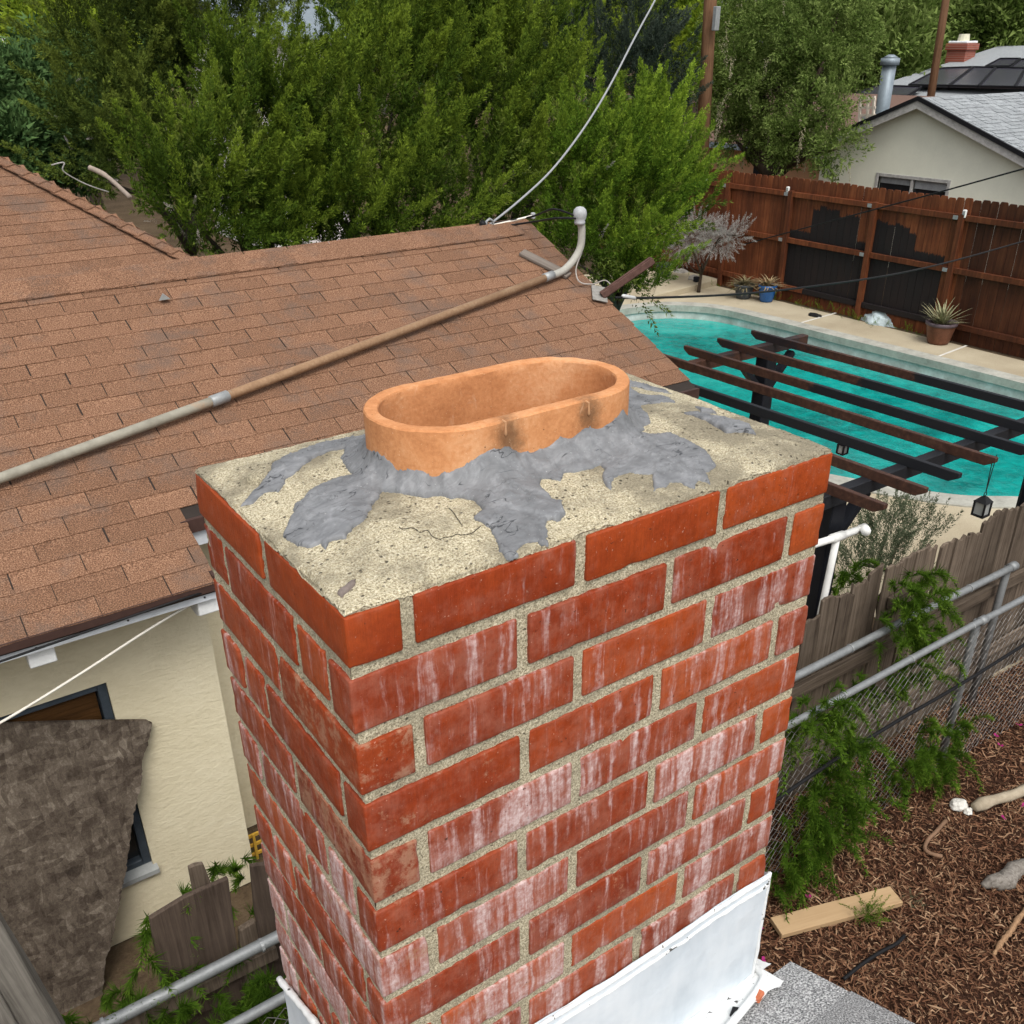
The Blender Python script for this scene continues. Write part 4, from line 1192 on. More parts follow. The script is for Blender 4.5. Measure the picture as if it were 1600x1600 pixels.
def chain_link(name, Y, x0, x1, z1, posts, label, mesh=True, rtop=.021):
    e = thing(name, ((x0 + x1) / 2, Y, 0), label, 'fence')
    n_ = 3
    xs_ = np.linspace(x0, x1, n_ + 1)
    g = MB(); g.tube([(x, Y, z1 + .004 * math.sin(x * 3)) for x in np.linspace(x0, x1, 30)], rtop, 12); rail = g.build('top_rail', M['steel'], e, smooth=True)
    for x in posts:
        g = MB(); g.tube([(x, Y + .03, -.05), (x, Y + .03, z1 - .02), (x, Y + .03, z1 - .012)], [.026, .026, .02], 12); g.build('post', M['steel'], e, smooth=True)
        g = MB(); g.tube([(x - .03, Y, z1), (x + .03, Y, z1)], rtop + .008, 12); g.build('post_cap', M['steel'], e, smooth=True)
    for x in np.arange(x0 + .3, x1, .62):
        g = MB(); g.tube([(x - .006, Y, z1), (x + .006, Y, z1)], rtop + .0035, 10); g.build('tie_wire', M['galv'], rail)
    if mesh:
        g = MB(); cell = .036; zz = np.arange(.03, z1 + .01, cell)
        r_ = .0018
        for i in range(int((x1 - x0) / cell)):
            pts = []
            for j, z in enumerate(zz):
                pts.append((x0 + i * cell + (cell * .51 if (j + i) % 2 else -cell * .51) + .010 * math.sin(z * 4 + i * .09), Y - .028 + (.002 if j % 2 else -.002) + .012 * math.sin(i * .33) * (1 - z / z1), z))
            g.tube(pts, r_, 3, cap=False)
        tag(g.build('wire_mesh', M['meshwire'], e, fix=False), kind='stuff')
    return e
RA, RB, ZR = 2.05, 1.77, 1.20
pbx = at_y(1345, 980, RB)[0]
chain_link('chain_link_fence', RB, -1.6, 8.4, ZR, [at_y(1534, 975, RB)[0] , at_y(1534, 975, RB)[0] - 2.6, 8.2], 'rusty galvanised chain link fence nearest the mulch bed')
chain_link('pipe_rail_fence', RA, -1.8, at_y(1592, 868, RA)[0], ZR, [at_y(1588, 872, RA)[0] - .02, 3.2, .9], 'galvanised pipe rail against the old wooden fence', mesh=False, rtop=.025)

# broken boards of the old fence beside the tan wall, bottom left
bf = thing('broken_fence_boards', (.2, 2.14, 0), 'broken dark fence boards standing above a pipe before the tan wall', 'fence')
BY = 2.13
def px_board(name, pts, Y, t, mat, parent, lean=0.0):
    P = [at_y(x, y, Y) for x, y in pts]
    g = MB(); g.prism(P, (0, t, 0)); return g.build(name, mat, parent, bevel=.003)
px_board('board', [(234, 1436), (290, 1402), (357, 1373), (364, 1430), (374, 1500), (384, 1560), (262, 1600), (250, 1530)], BY, .022, M['dark_wood'], bf)
px_board('board', [(295, 1357), (305, 1352), (318, 1350), (331, 1383), (337, 1440), (312, 1450), (303, 1398)], BY + .03, .02, M['grey_wood'], bf)
px_board('board', [(392, 1354), (404, 1352), (425, 1350), (440, 1420), (450, 1500), (412, 1505), (398, 1420)], BY, .022, M['dark_wood'], bf)
px_board('board', [(375, 1455), (400, 1440), (415, 1480), (420, 1540), (380, 1560)], BY + .02, .03, M['grey_wood'], bf)
px_board('bottom_board', [(178, 1602), (300, 1546), (432, 1480), (436, 1498), (300, 1566), (180, 1626)], BY - .03, .03, M['grey_wood'], bf)
g = MB(); g.box(-1.7, 1.9, BY + .03, BY + .055, -.02, .95); g.build('lower_panel', M['dark_wood'], bf)
# grey beam in the very corner
bm_ = thing('weathered_post', at_y(20, 1600, 1.7), 'split grey timber in the bottom left corner', 'timber')
M['timber'] = wood('split_grey_timber', (.045, .040, .034), (.25, .23, .20), (60, 60, 3), obj_var=.1, bump=.8)
rod('timber', at_y(-40, 1425, 1.72), at_y(80, 1625, 1.62), .10, .085, M['timber'], bm_, (0, 1, 0), .005, .004)
rod('timber', at_y(-70, 1480, 1.70), at_y(22, 1640, 1.60), .09, .085, M['timber'], bm_, (0, 1, 0), .005, .004)
# yellow crate by the wall
g = MB(); p = at_y(395, 1320, 3.75)
cr = thing('yellow_crate', (p[0], 3.75, .9), 'yellow plastic lattice crate half hidden behind the chimney', 'crate')
M['yellow'] = plain('yellow_plastic', (.55, .33, .05), .5, .15)
zc = p[2]
for k in range(6):
    q = MB(); q.box(p[0] - .10 + k * .05, p[0] - .085 + k * .05, 3.72, 3.735, zc - .25, zc + .10); q.build('slat', M['yellow'], cr)
for k in range(5):
    q = MB(); q.box(p[0] - .11, p[0] + .18, 3.737, 3.75, zc - .23 + k * .075, zc - .21 + k * .075); q.build('slat', M['yellow'], cr)
q = MB(); q.box(p[0] - .105, p[0] - .075, 3.715, 3.775, zc - .9, zc + .15); q.build('corner_post', M['yellow'], cr)
# ------------------------------------------------------------------ pergola
def pergola_paint():
    m = N('peeling_black_brown_paint'); v = m.coord('Object'); w = m.pos()
    n = m.noise(m.vscale(w, (1.2, .8, 3)), 1.0, 4, .6); f = m.noise(w, 26, 5, .7)
    s = m.math('ADD', m.math('MULTIPLY', n, .65), m.math('MULTIPLY', f, .35))
    brown = m.ramp(f, [(.3, (.030, .014, .010)), (.55, (.062, .027, .017)), (.75, (.11, .055, .034))])
    oc = m.n('ShaderNodeObjectInfo'); sc = m.n('ShaderNodeSeparateColor'); m.l(oc.outputs['Color'], sc.inputs[0])
    y = m.math('ADD', m.sep(w)[1], m.math('MULTIPLY', m.math('SUBTRACT', s, .5), .35))
    thr = m.math('MULTIPLY', sc.outputs[0], 10.0)
    bl = m.math('SUBTRACT', 1.0, m.step(y, m.math('SUBTRACT', thr, .03), m.math('ADD', thr, .03)))
    bl = m.math('MAXIMUM', bl, m.math('MULTIPLY', m.step(s, .56, .62), .8))
    c = m.mix(bl, brown, (.011, .012, .015))
    return m.done(c, .62, m.bump(f, .35, .004), .3)
M['perg'] = pergola_paint()
M['black'] = plain('black_painted_timber', (.010, .011, .015), .5, .3, 12, .2)
PZ = 2.2
perg = thing('pergola', (5.2, 3.4, 0), 'dark timber pergola with open rafters standing over the pool edge', 'pergola')
raf = [(6.27, 1.9), (5.85, 1.95), (5.46, 1.95), (5.13, 1.99), (4.74, 1.98), (4.40, 1.97), (4.03, 1.97)]
for i, (x, y0) in enumerate(raf):
    y1 = 4.88 if i < 6 else 3.05
    if i == 5: y1 = 3.5
    if i == 4: y1 = 4.4
    x1 = x - .12 * (y1 - y0) / 2.9
    h = .066
    g = MB()
    prof = [(y0, PZ), (y0, PZ - .03), (y0 + .06, PZ - h), (y1 - .06, PZ - h), (y1, PZ - .03), (y1, PZ)]
    P = [(x + (x1 - x) * (y - y0) / (y1 - y0) - .016, y, z) for y, z in prof]
    g.prism(P, (.034, 0, 0)); o = g.build('rafter', M['perg'], perg, bevel=.003)
    o.color = ((.33, .345, .36, 0, .42, 0, 0)[i], 0, 0, 1)
for yb, xa, xb in ((2.34, 3.69, 6.75), (4.66, 5.2, 6.6)):
    g = MB(); g.box(xa, xb, yb - .035, yb + .035, PZ - .15, PZ - .062); g.build('beam', M['perg'], perg, bevel=.004).color = (.9 if yb < 3 else 0, 0, 0, 1)
for (x, y) in ((6.12, 4.66), (4.15, 2.40), (6.6, 2.40)):
    g = MB(); g.box(x - .065, x + .065, y - .065, y + .065, 0, PZ - .152); g.build('post', M['black'], perg, bevel=.006)
    for s in (-1, 1):
        if y > 4 or s > 0:
            g = MB(); g.beam((x + s * .02, y, PZ - .50), (x + s * .32, y, PZ - .19), .045, .07, (0, 1, 0)); g.build('knee_brace', M['black'], perg)
# white pipe on the far side of the fence
M['pvc'] = plain('white_pvc', (.74, .74, .71), .4, .06, 10, 0)
pv = thing('white_pipe_rail', at_y(1300, 950, 2.27), 'white plastic pipe with an end cap rising beside the pergola post', 'pipe')
PY = 2.27
g = MB(); g.tube([at_y(1255, 856, PY), at_y(1300, 842, PY), at_y(1352, 824, PY)], .022, 12); g.build('pipe', M['pvc'], pv, smooth=True)
g = MB(); g.tube([at_y(1308, 838, PY), at_y(1297, 890, PY), at_y(1283, 955, PY), at_y(1255, 1090, PY)], .021, 12); g.build('pipe', M['pvc'], pv, smooth=True)
g = MB(); g.tube([at_y(1343, 827, PY), at_y(1350, 825, PY - .01), at_y(1353, 830, PY - .06)], [.026, .030, .029], 12); g.build('elbow_cap', M['pvc'], pv, smooth=True)
g = MB(); g.tube([at_y(1299, 842, PY), at_y(1317, 836, PY)], .028, 12); g.build('tee', M['pvc'], pv, smooth=True)
# lanterns
M['lantern'] = plain('black_lantern_metal', (.014, .014, .015), .45, .3, 40, .1)
M['lglass'] = glass('lantern_glass', (.30, .31, .30))
def lantern(px, py, Y, s, label, top):
    c = at_y(px, py, Y)
    e = thing('lantern', c - [0, 0, .11 * s], label, 'lantern', 'lanterns hanging from the pergola')
    b = .055 * s; h = .15 * s
    g = MB(); g.box(c[0] - b * 1.15, c[0] + b * 1.15, c[1] - b * 1.15, c[1] + b * 1.15, c[2] - .105 * s, c[2] - .09 * s)
    for sx in (-1, 1):
        for sy in (-1, 1):
            g.box(c[0] + sx * b - .005, c[0] + sx * b + .005, c[1] + sy * b - .005, c[1] + sy * b + .005, c[2] - .09 * s, c[2] + .045 * s)
    g.build('frame', M['lantern'], e)
    g = MB(); g.box(c[0] - b * .9, c[0] + b * .9, c[1] - b * .9, c[1] + b * .9, c[2] - .085 * s, c[2] + .04 * s); g.build('glass', M['lglass'], e)
    g = MB(); t_ = c + [0, 0, .105 * s]; q = [(c[0] + sx * b * 1.25, c[1] + sy * b * 1.25, c[2] + .045 * s) for sx, sy in ((-1, -1), (1, -1), (1, 1), (-1, 1))]
    q2 = [(c[0] + sx * b * .35, c[1] + sy * b * .35, c[2] + .10 * s) for sx, sy in ((-1, -1), (1, -1), (1, 1), (-1, 1))]
    g.add(q + q2, [(0, 3, 2, 1), (4, 5, 6, 7), (0, 1, 5, 4), (1, 2, 6, 5), (2, 3, 7, 6), (3, 0, 4, 7)]); g.build('roof', M['lantern'], e)
    g = MB(); ring = [t_ + [.022 * s * math.cos(a), 0, .02 * s + .022 * s * math.sin(a)] for a in np.linspace(0, 2 * math.pi, 13)]
    g.tube(ring, .003, 5); g.build('ring', M['lantern'], e)
    for dx in (-.02, .02):
        g = MB(); g.tube([t_ + [0, 0, .04 * s], (t_[0] + dx, t_[1], top)], .003, 5); g.build('chain', M['lantern'], e)
lantern(1535, 790, 2.12, .66, 'black lantern hanging by two chains from the pergola rafter end', PZ - .08)
lantern(1584, 812, 2.36, .62, 'black lantern further right hanging low over the grey fence', PZ - .08)
lantern(1317, 699, 2.78, .42, 'small black lantern hanging against the turquoise water', PZ - .08)

# ------------------------------------------------------------------ red fence
def stain():
    m = N('mahogany_stained_planks'); v = m.coord('Object'); w = m.pos(); r = m.oinfo('Random')
    oc = m.n('ShaderNodeObjectInfo'); sc = m.n('ShaderNodeSeparateColor'); m.l(oc.outputs['Color'], sc.inputs[0])
    v2 = m.vadd(m.vscale(v, (22, 22, 1.3)), m.comb(m.math('MULTIPLY', r, 40.), m.math('MULTIPLY', r, 13.), 0.))
    a = m.noise(v2, 1., 7, .65, .5); b = m.noise(w, 2.5, 4, .6)
    f = m.math('ADD', m.math('MULTIPLY', a, .6), m.math('MULTIPLY', b, .4))
    c = m.ramp(f, [(.3, (.050, .014, .006)), (.5, (.130, .036, .012)), (.72, (.25, .082, .030))])
    q = m.n('ShaderNodeHueSaturation'); m.put(q.inputs['Color'], c); m.put(q.inputs['Value'], m.math('MULTIPLY', m.math('ADD', .72, m.math('MULTIPLY', r, .5)), sc.outputs[2]))
    z = m.sep(w)[2]
    zz = m.math('ADD', z, m.math('MULTIPLY', m.math('SUBTRACT', m.noise(m.vscale(w, (1, 38, 9)), 1., 4, .7), .5), .16))
    top = m.math('SUBTRACT', 1.0, m.step(zz, m.math('SUBTRACT', m.math('MULTIPLY', sc.outputs[0], 2.5), .012), m.math('ADD', m.math('MULTIPLY', sc.outputs[0], 2.5), .012)))
    bot = m.step(z, m.math('SUBTRACT', m.math('MULTIPLY', sc.outputs[1], 2.5), .03), m.math('ADD', m.math('MULTIPLY', sc.outputs[1], 2.5), .03))
    pm = m.math('MULTIPLY', top, bot)
    col = m.mix(m.math('MULTIPLY', pm, .96), q.outputs[0], (.008, .008, .009))
    return m.done(col, .7, m.bump(a, .3, .004), .25)
M['stain'] = stain()
FX = 14.75
red = thing('red_wood_fence', (FX, 10, 0), 'tall reddish brown plank fence behind the pool with black paint patches', 'fence')
ftop = {}
def yz(px, py): p = at_x(px, py, FX); return p[1], p[2]
ty = [yz(x, y) for x, y in ((1100, 262), (1200, 273), (1290, 283), (1400, 297), (1500, 309), (1600, 320))]
ty.sort()
def ftopz(y): return float(np.interp(y, [a for a, b in ty], [b for a, b in ty]))
print('fence tops', [(round(a, 2), round(b, 2)) for a, b in ty])
pk = [plank_mesh('plank', .142, .018, 1.0, 0, 50 + s) for s in range(1)]
y = 5.6; i = 0
by = lambda px, py: yz(px, py)[0]
paint_up = [(by(1258, 400), by(1338, 400), yz(1300, 322)[1]), (by(1352, 400), by(1388, 400), yz(1370, 334)[1]), (by(1396, 400), by(1430, 400), yz(1410, 350)[1])]
paint_lo = (by(1466, 430), by(1222, 430), yz(1340, 376)[1], yz(1340, 480)[1])
while y < 17.0:
    w = .146; h = ftopz(y) + jit(.012)
    dog = .022
    g = MB(); poly = [(-.0695, .0), (.0695, .0), (.0695, h - dog - .02), (.055, h - .006), (.04, h), (-.04, h), (-.055, h - .006), (-.0695, h - dog - .02)]
    g.prism([(-.009, a, b) for a, b in poly], (.018, 0, 0)); me = g.mesh('plank', bevel=.002)
    o = new_obj('plank', me, M['stain']); o.location = (FX + jit(.004), y, 0); o.rotation_euler = (0, 0, jit(.01)); adopt(o, red)
    pt, pb_ = 0.0, 1.0
    if paint_lo[0] < y < paint_lo[1]:
        pt, pb_ = paint_lo[2] / 2.5, paint_lo[3] / 2.5
    for a, b, zt2 in paint_up:
        if min(a, b) < y < max(a, b): pt = (zt2 + random.uniform(-.18, .03)) / 2.5
    dk = .42 if y < by(1495, 430) else 1.0
    if 13.2 < y: dk = .85
    o.color = (pt, pb_, dk, 1)
    y += w; i += 1
rz = [(yz(1400, 325)[1]), yz(1400, 405)[1], yz(1400, 487)[1]]
print('rails', rz)
for z in rz:
    yy_ = 5.5
    while yy_ < 16.9:
        g = MB(); ln = 1.42
        g.box(-.07, -.012, 0, ln - .004, z - .045, z + .045); o = g.build('rail', M['stain'], None, bevel=.004); o.location = (FX, yy_, 0); adopt(o, red)
        inb = paint_lo[0] < yy_ + ln / 2 < paint_lo[1]
        o.color = (.42 if inb and z < 1.2 else 0, 0 if inb else 1, .62 if yy_ < by(1495, 430) else .95, 1)
        yy_ += ln
for px in (1225, 1355, 1490, 1130):
    yp = by(px, 420); g = MB(); g.box(-.105, -.014, -.045, .045, 0, rz[0] + .06); o = g.build('post', M['stain'], None, bevel=.004); o.location = (FX, yp, 0); adopt(o, red); o.color = (0, 1, .72, 1)
    for z in rz[:2]:
        q = MB(); q.box(FX - .112, FX - .1052, yp + .046, yp + .13, z - .03, z + .03); q.build('bracket', M['galv'], red)
for k, (px, py, lb) in enumerate(((1104, 281, 'small white light on the red fence beside the juniper'), (1231, 297, 'small white light on the red fence below the big tree'), (1507, 334, 'small white light on the red fence at its darker right end'))):
    p = at_x(px, py, FX - .075)
    e_ = thing('fence_light', p - [0, 0, .07], lb, 'light', 'small lights along the red fence')
    g = MB(); g.box(p[0] - .02, p[0] + .02, p[1] - .03, p[1] + .03, p[2] - .06, p[2] + .06); g.build('housing', M['pvc'], e_, bevel=.008)
    g = MB(); g.box(p[0] - .03, p[0] - .0205, p[1] - .022, p[1] + .022, p[2] - .02, p[2] + .04); g.build('lens', M['lglass'], e_)

# ------------------------------------------------------------------ pots and clutter on the deck
M['blue'] = plain('blue_glaze', (.012, .085, .26), .25, .25, 12, .05, spec=.5)
M['brownpot'] = plain('brown_glazed_clay', (.135, .058, .035), .4, .4, 8, .15)
M['greypot'] = plain('dark_grey_pot', (.055, .06, .065), .5, .25, 10, .1)
M['dryleaf'] = plain('dry_straw_leaf', (.30, .225, .125), .9, .35, 40, .1)
M['soilpot'] = plain('potting_soil', (.05, .035, .022), .95, .3, 40, .5)
def pot(px, py, r, h, mat, label, band=None):
    c = at_z(px, py, 0.0)
    e = thing('flower_pot', c, label, 'flower pot', 'flower pots along the red fence')
    g = MB(); g.lathe([(0, 0.004), (r * .68, .004), (r * .74, .03), (r * .92, h * .62), (r * .98, h * .84)], c, 24); g.build('body', mat, e, smooth=True)
    g = MB(); g.lathe([(r * .97, h * .83), (r * 1.06, h * .86), (r * 1.08, h), (r * .96, h), (r * .9, h * .84)], c, 24); g.build('rim', band or mat, e, smooth=True)
    g = MB(); g.lathe([(0, h * .86), (r * .9, h * .85)], c, 20); g.build('soil', M['soilpot'], e)
    return c
def tuft_plant(name, c, n, L, spread, mat, label, cat='plant', droop=.5, w=.014, group=None, seed=0):
    rs = np.random.default_rng(seed); V = []; F_ = []
    for i in range(n):
        az = rs.uniform(0, 2 * math.pi); el = rs.uniform(.15, 1) * spread; l = L * rs.uniform(.55, 1.1)
        d = np.array([math.cos(az) * math.sin(el), math.sin(az) * math.sin(el), math.cos(el)])
        s = np.array([-math.sin(az), math.cos(az), 0])
        p = np.array(c) + [rs.normal() * .03, rs.normal() * .03, 0]; b = len(V); k = 6
        for j in range(k + 1):
            t = j / k; q = p + d * l * t + np.array([math.cos(az), math.sin(az), -1.2]) * droop * l * t * t * .5
            ww = w * (1 - t) ** .6 + .001
            V += [q + s * ww, q - s * ww]
        for j in range(k): F_.append((b + 2 * j, b + 2 * j + 1, b + 2 * j + 3, b + 2 * j + 2))
    me = np_mesh(name, V, F_, 4); o = new_obj(name, me, mat)
    return tag(o, label, cat, group)
c = pot(1197, 471, .17, .32, M['blue'], 'bright blue glazed flower pot holding dry straw by the fence'); tuft_plant('dry_plant', c + [0, 0, .28], 110, .34, 1.35, M['dryleaf'], 'dry straw coloured plant in the blue pot', droop=.6, seed=1)
c = pot(1161, 466, .19, .28, M['greypot'], 'dark grey flower pot left of the blue pot'); tuft_plant('dry_plant', c + [0, 0, .24], 120, .36, 1.4, plain('olive_dry_leaf', (.17, .14, .075), .9, .4, 40), 'olive brown withered plant in the grey pot', droop=.8, seed=2)
c = pot(1465, 536, .235, .36, M['brownpot'], 'wide brown glazed flower pot near the right end of the fence', plain('violet_glaze_band', (.10, .075, .085), .4, .3, 9)); tuft_plant('spiky_plant', c + [0, 0, .30], 70, .50, 1.2, plain('pale_spiky_leaf', (.27, .26, .15), .8, .4, 30), 'pale spiky leaved plant in the brown pot', droop=.25, w=.018, seed=3)
g = MB(); p = at_z(1450, 520, 0)
c = at_z(1036, 437, .02); g = MB(); g.lathe([(0, 0), (.13, 0), (.17, .34), (.15, .34), (.12, .05)], c, 18); tag(g.build('black_bucket', M['greypot'], None, smooth=True), 'black bucket beside the juniper at the pool corner', 'bucket')
def lump(name, c, s, mat, label, cat, seed=0, group=None):
    bm = bmesh.new(); bmesh.ops.create_icosphere(bm, subdivisions=4, radius=1.0)
    for v in bm.verts:
        n = 1 + .30 * mnoise.fractal(v.co * 1.3 + Vector((seed, seed, seed)), 1, 2, 2) + .10 * mnoise.ridged_multi_fractal(v.co * 3 + Vector((seed, 0, 0)), 1, 2, 4, 1, 2)
        v.co = Vector((v.co.x * s[0] * n, v.co.y * s[1] * n, max(-.2, v.co.z) * s[2] * n))
    me = bpy.data.meshes.new(name); bm.to_mesh(me); bm.free(); me.polygons.foreach_set('use_smooth', [True] * len(me.polygons))
    o = new_obj(name, me, mat); o.location = tuple(c); return tag(o, label, cat, group)
M['bag'] = plain('pale_plastic_sheet', (.46, .54, .56), .3, .25, 14, .6, .02)
lump('plastic_bag', at_z(1383, 500, .01), (.34, .40, .26), M['bag'], 'crumpled pale plastic bag on the deck left of the brown pot', 'bag', 3)
lump('dark_rag', at_z(1273, 493, .01), (.07, .12, .04), M['black_wire'], 'small black rag on the pool deck near the fence', 'rag', 5)
M['stone'] = plain('pale_rock', (.30, .28, .25), .9, .35, 10, .6, .01)
lump('garden_stone', at_z(1062, 430, .05), (.16, .2, .11), M['stone'], 'grey stone on the slab beside the black bucket', 'stone', 7)
lump('garden_stone', at_z(1085, 436, .13), (.10, .12, .07), M['stone'], 'smaller pale stone on the slab before the red fence', 'stone', 8)
g = MB(); p = at_z(1088, 440, .13); g.obox(p + [0, 0, .05], (.10, 0, 0), (0, .10, 0), (0, 0, .10)); tag(g.build('black_box', M['black'], None, bevel=.01), 'small black box on the slab near the dead shrub', 'box')

# ------------------------------------------------------------------ houses beyond the fence
HX = 19.0
M['pale_stucco'] = plain('pale_green_cream_stucco', (.80, .80, .67), .95, .05, 3, .25, .01)
M['blackedge'] = plain('black_roof_edge', (.012, .012, .014), .6, .2)
M['oldwhite'] = plain('flaking_white_board', (.42, .41, .39), .8, .35, 14, .5)
gm, gc, ga = granule('silver_granules', [(.12, .13, .135), (.25, .265, .275), (.42, .44, .45)], 90, .25)
M['silver'] = gm.done(gc, .9, gm.bump(ga, .4, .005), .1)
ch = thing('gable_house', (HX, 10, 0), 'pale cream gable house with a grey roof beyond the red fence', 'house')
ap = at_x(1446, 152, HX); lo_ = at_x(1284, 222, HX); ro_ = at_x(1610, 240, HX)
print('gable apex', ap, lo_, ro_)
slp = (ap[2] - lo_[2]) / (lo_[1] - ap[1]); slr = (ap[2] - ro_[2]) / (ap[1] - ro_[1]); print('pitches', slp, slr)
pit_ = (slp + slr) / 2
ym, zm = ap[1], ap[2]
LH, RH = lo_[1] - ym + .3, 4.4
zl, zr_ = zm - slp * LH, zm - slr * RH
wt = -.10
wa, wb = at_x(1374, 272, HX), at_x(1478, 300, HX)
wy0, wy1 = wb[1], wa[1]; wz1 = (wa[2] + wb[2]) / 2 + .06; wz0 = wz1 - 1.0
g = MB()
yl, yr_ = ym + LH - .35, ym - RH + .3
# gable wall around the window opening
g.prism([(HX, yl, 0), (HX, wy1, 0), (HX, wy1, zm - slp * (wy1 - ym) + wt if wy1 > ym else zm + wt), (HX, yl, zm - slp * (yl - ym) + wt)], (.2, 0, 0))
def top(y): return zm + wt - (slp * (y - ym) if y > ym else slr * (ym - y))
ys_ = [wy1, wy0]
seg = [wy1] + ([ym] if wy0 < ym < wy1 else []) + [wy0]
for a, b in zip(seg[:-1], seg[1:]):
    g.prism([(HX, a, wz1), (HX, b, wz1), (HX, b, top(b)), (HX, a, top(a))], (.2, 0, 0)); g.prism([(HX, a, 0), (HX, b, 0), (HX, b, wz0), (HX, a, wz0)], (.2, 0, 0))
seg = [wy0] + ([ym] if yr_ < ym < wy0 else []) + [yr_]
for a, b in zip(seg[:-1], seg[1:]):
    g.prism([(HX, a, 0), (HX, b, 0), (HX, b, top(b)), (HX, a, top(a))], (.2, 0, 0))
g.box(HX + .2, HX + 9, yl - .2, yl, 0, top(yl)); g.box(HX + .2, HX + 9, yr_, yr_ + .2, 0, top(yr_))
g.build('wall', M['pale_stucco'], ch)
g = MB(); th_ = .06
g.prism([(HX - .25, ym, zm), (HX - .25, ym + LH, zl), (HX - .25, ym + LH, zl - th_), (HX - .25, ym, zm - th_)], (9.5, 0, 0))
g.prism([(HX - .25, ym - .0005, zm), (HX - .25, ym - RH, zr_), (HX - .25, ym - RH, zr_ - th_), (HX - .25, ym - .0005, zm - th_)], (9.5, 0, 0))
crf = g.build('roof', M['silver'], ch)
g = MB()
g.prism([(HX - .27, ym, zm + .03), (HX - .27, ym + LH, zl + .03), (HX - .27, ym + LH, zl - .05), (HX - .27, ym, zm - .05)], (.06, 0, 0))
g.prism([(HX - .27, ym - .0005, zm + .03), (HX - .27, ym - RH, zr_ + .03), (HX - .27, ym - RH, zr_ - .05), (HX - .27, ym - .0005, zm - .05)], (.06, 0, 0))
g.build('rake_edge', M['blackedge'], ch)
g = MB()
g.prism([(HX - .24, ym, zm - .055), (HX - .24, ym + LH, zl - .055), (HX - .24, ym + LH, zl - .20), (HX - .24, ym, zm - .20)], (.03, 0, 0))
g.prism([(HX - .24, ym - .0005, zm - .055), (HX - .24, ym - RH, zr_ - .055), (HX - .24, ym - RH, zr_ - .20), (HX - .24, ym - .0005, zm - .20)], (.03, 0, 0))
g.build('bargeboard', M['oldwhite'], ch)
# shingle tabs on the visible right slope
nn_ = np.array([0, -slr, 1.]); nn_ /= np.linalg.norm(nn_); uu = np.array([0, 1, slr]); uu /= np.linalg.norm(uu)
rest = MB(); Ls = RH * math.hypot(1, slr)
for r_ in range(int(Ls / .145)):
    base = np.array([HX - .21, ym - RH, zr_]) + uu * (r_ * .145)
    x = (r_ % 2) * .16
    while x < 8.8:
        w = random.choice((.16, .24, .32))
        t_ = random.choice((.010, .020))
        p = base + np.array([x, 0, 0]); 
        rest.add([p + nn_ * t_, p + [w - .02, 0, 0] + nn_ * t_, p + [w - .02, 0, 0] + uu * .155 + nn_ * .005, p + uu * .155 + nn_ * .005, p, p + [w - .02, 0, 0]], [(0, 1, 2, 3), (4, 5, 1, 0), (4, 0, 3), (5, 2, 1)])
        x += w
tag(rest.build('shingle_field', M['silver'], crf, fix=False), kind='stuff')
wf_ = MB(); t = .07; X0 = HX - .02
wf_.box(X0, HX + .06, wy0 - t, wy0, wz0, wz1 + t); wf_.box(X0, HX + .06, wy1, wy1 + t, wz0, wz1 + t); wf_.box(X0, HX + .06, wy0, wy1, wz1, wz1 + t)
wm = (wy0 + wy1) / 2; wf_.box(X0 + .01, HX + .06, wm - .025, wm + .025, wz0, wz1)
cw = wf_.build('window', M['oldwhite'], ch, bevel=.006)
for a, b in ((wy0, wm - .025), (wm + .025, wy1)):
    g = MB(); g.box(HX + .07, HX + .08, a, b, wz0, wz1); g.build('pane', M['glass'], cw)
    g = MB(); g.box(HX + .045, HX + .055, a + .03, b - .03, wz1 - (.17 if a < wm else .13), wz1 - .01); g.build('blind', plain('grey_roller_blind', (.30, .31, .32), .8), cw)

# metal flue and white ladder frame at its left roof
p0 = at_x(1378, 175, 20.6); p1 = at_x(1383, 100, 20.6)
fp = thing('metal_flue_pipe', p0, 'grey metal flue pipe with a cap left of the pale gable', 'flue pipe')
M['zinc'] = plain('zinc_flue', (.22, .26, .29), .5, .2, 6, .1, metal=.3)
g = MB(); g.tube([(p0[0], p0[1], p0[2] - .9), (p0[0], p0[1], p1[2])], .155, 16); g.build('pipe', M['zinc'], fp, smooth=True)
g = MB(); g.tube([(p0[0], p0[1], p1[2] - .02), (p0[0], p0[1], p1[2] + .12)], .21, 16); g.tube([(p0[0], p0[1], p1[2] + .12), (p0[0], p0[1], p1[2] + .19)], [.19, .06], 16); g.build('cap', M['zinc'], fp, smooth=True)
g = MB(); g.box(p0[0] - .3, p0[0] + .3, p0[1] - .3, p0[1] + .3, p0[2] - .9, p0[2] - .08); g.build('base', M['fascia'], fp)
la = thing('white_rack', at_x(1355, 185, 20.2), 'small white wooden rack left of the metal flue pipe', 'rack')
M['offwhite'] = plain('aged_white_wood', (.52, .46, .38), .8, .25)
for px in (1345, 1357, 1366):
    a, b = at_x(px - 2, 190, 20.2), at_x(px, 150, 20.2); g = MB(); g.beam(a, b, .06, .05); g.build('upright', M['offwhite'], la)
for py in (155, 168, 180):
    a, b = at_x(1342, py, 20.2), at_x(1368, py, 20.2); g = MB(); g.beam(a, b, .05, .05); g.build('rung', M['offwhite'], la)

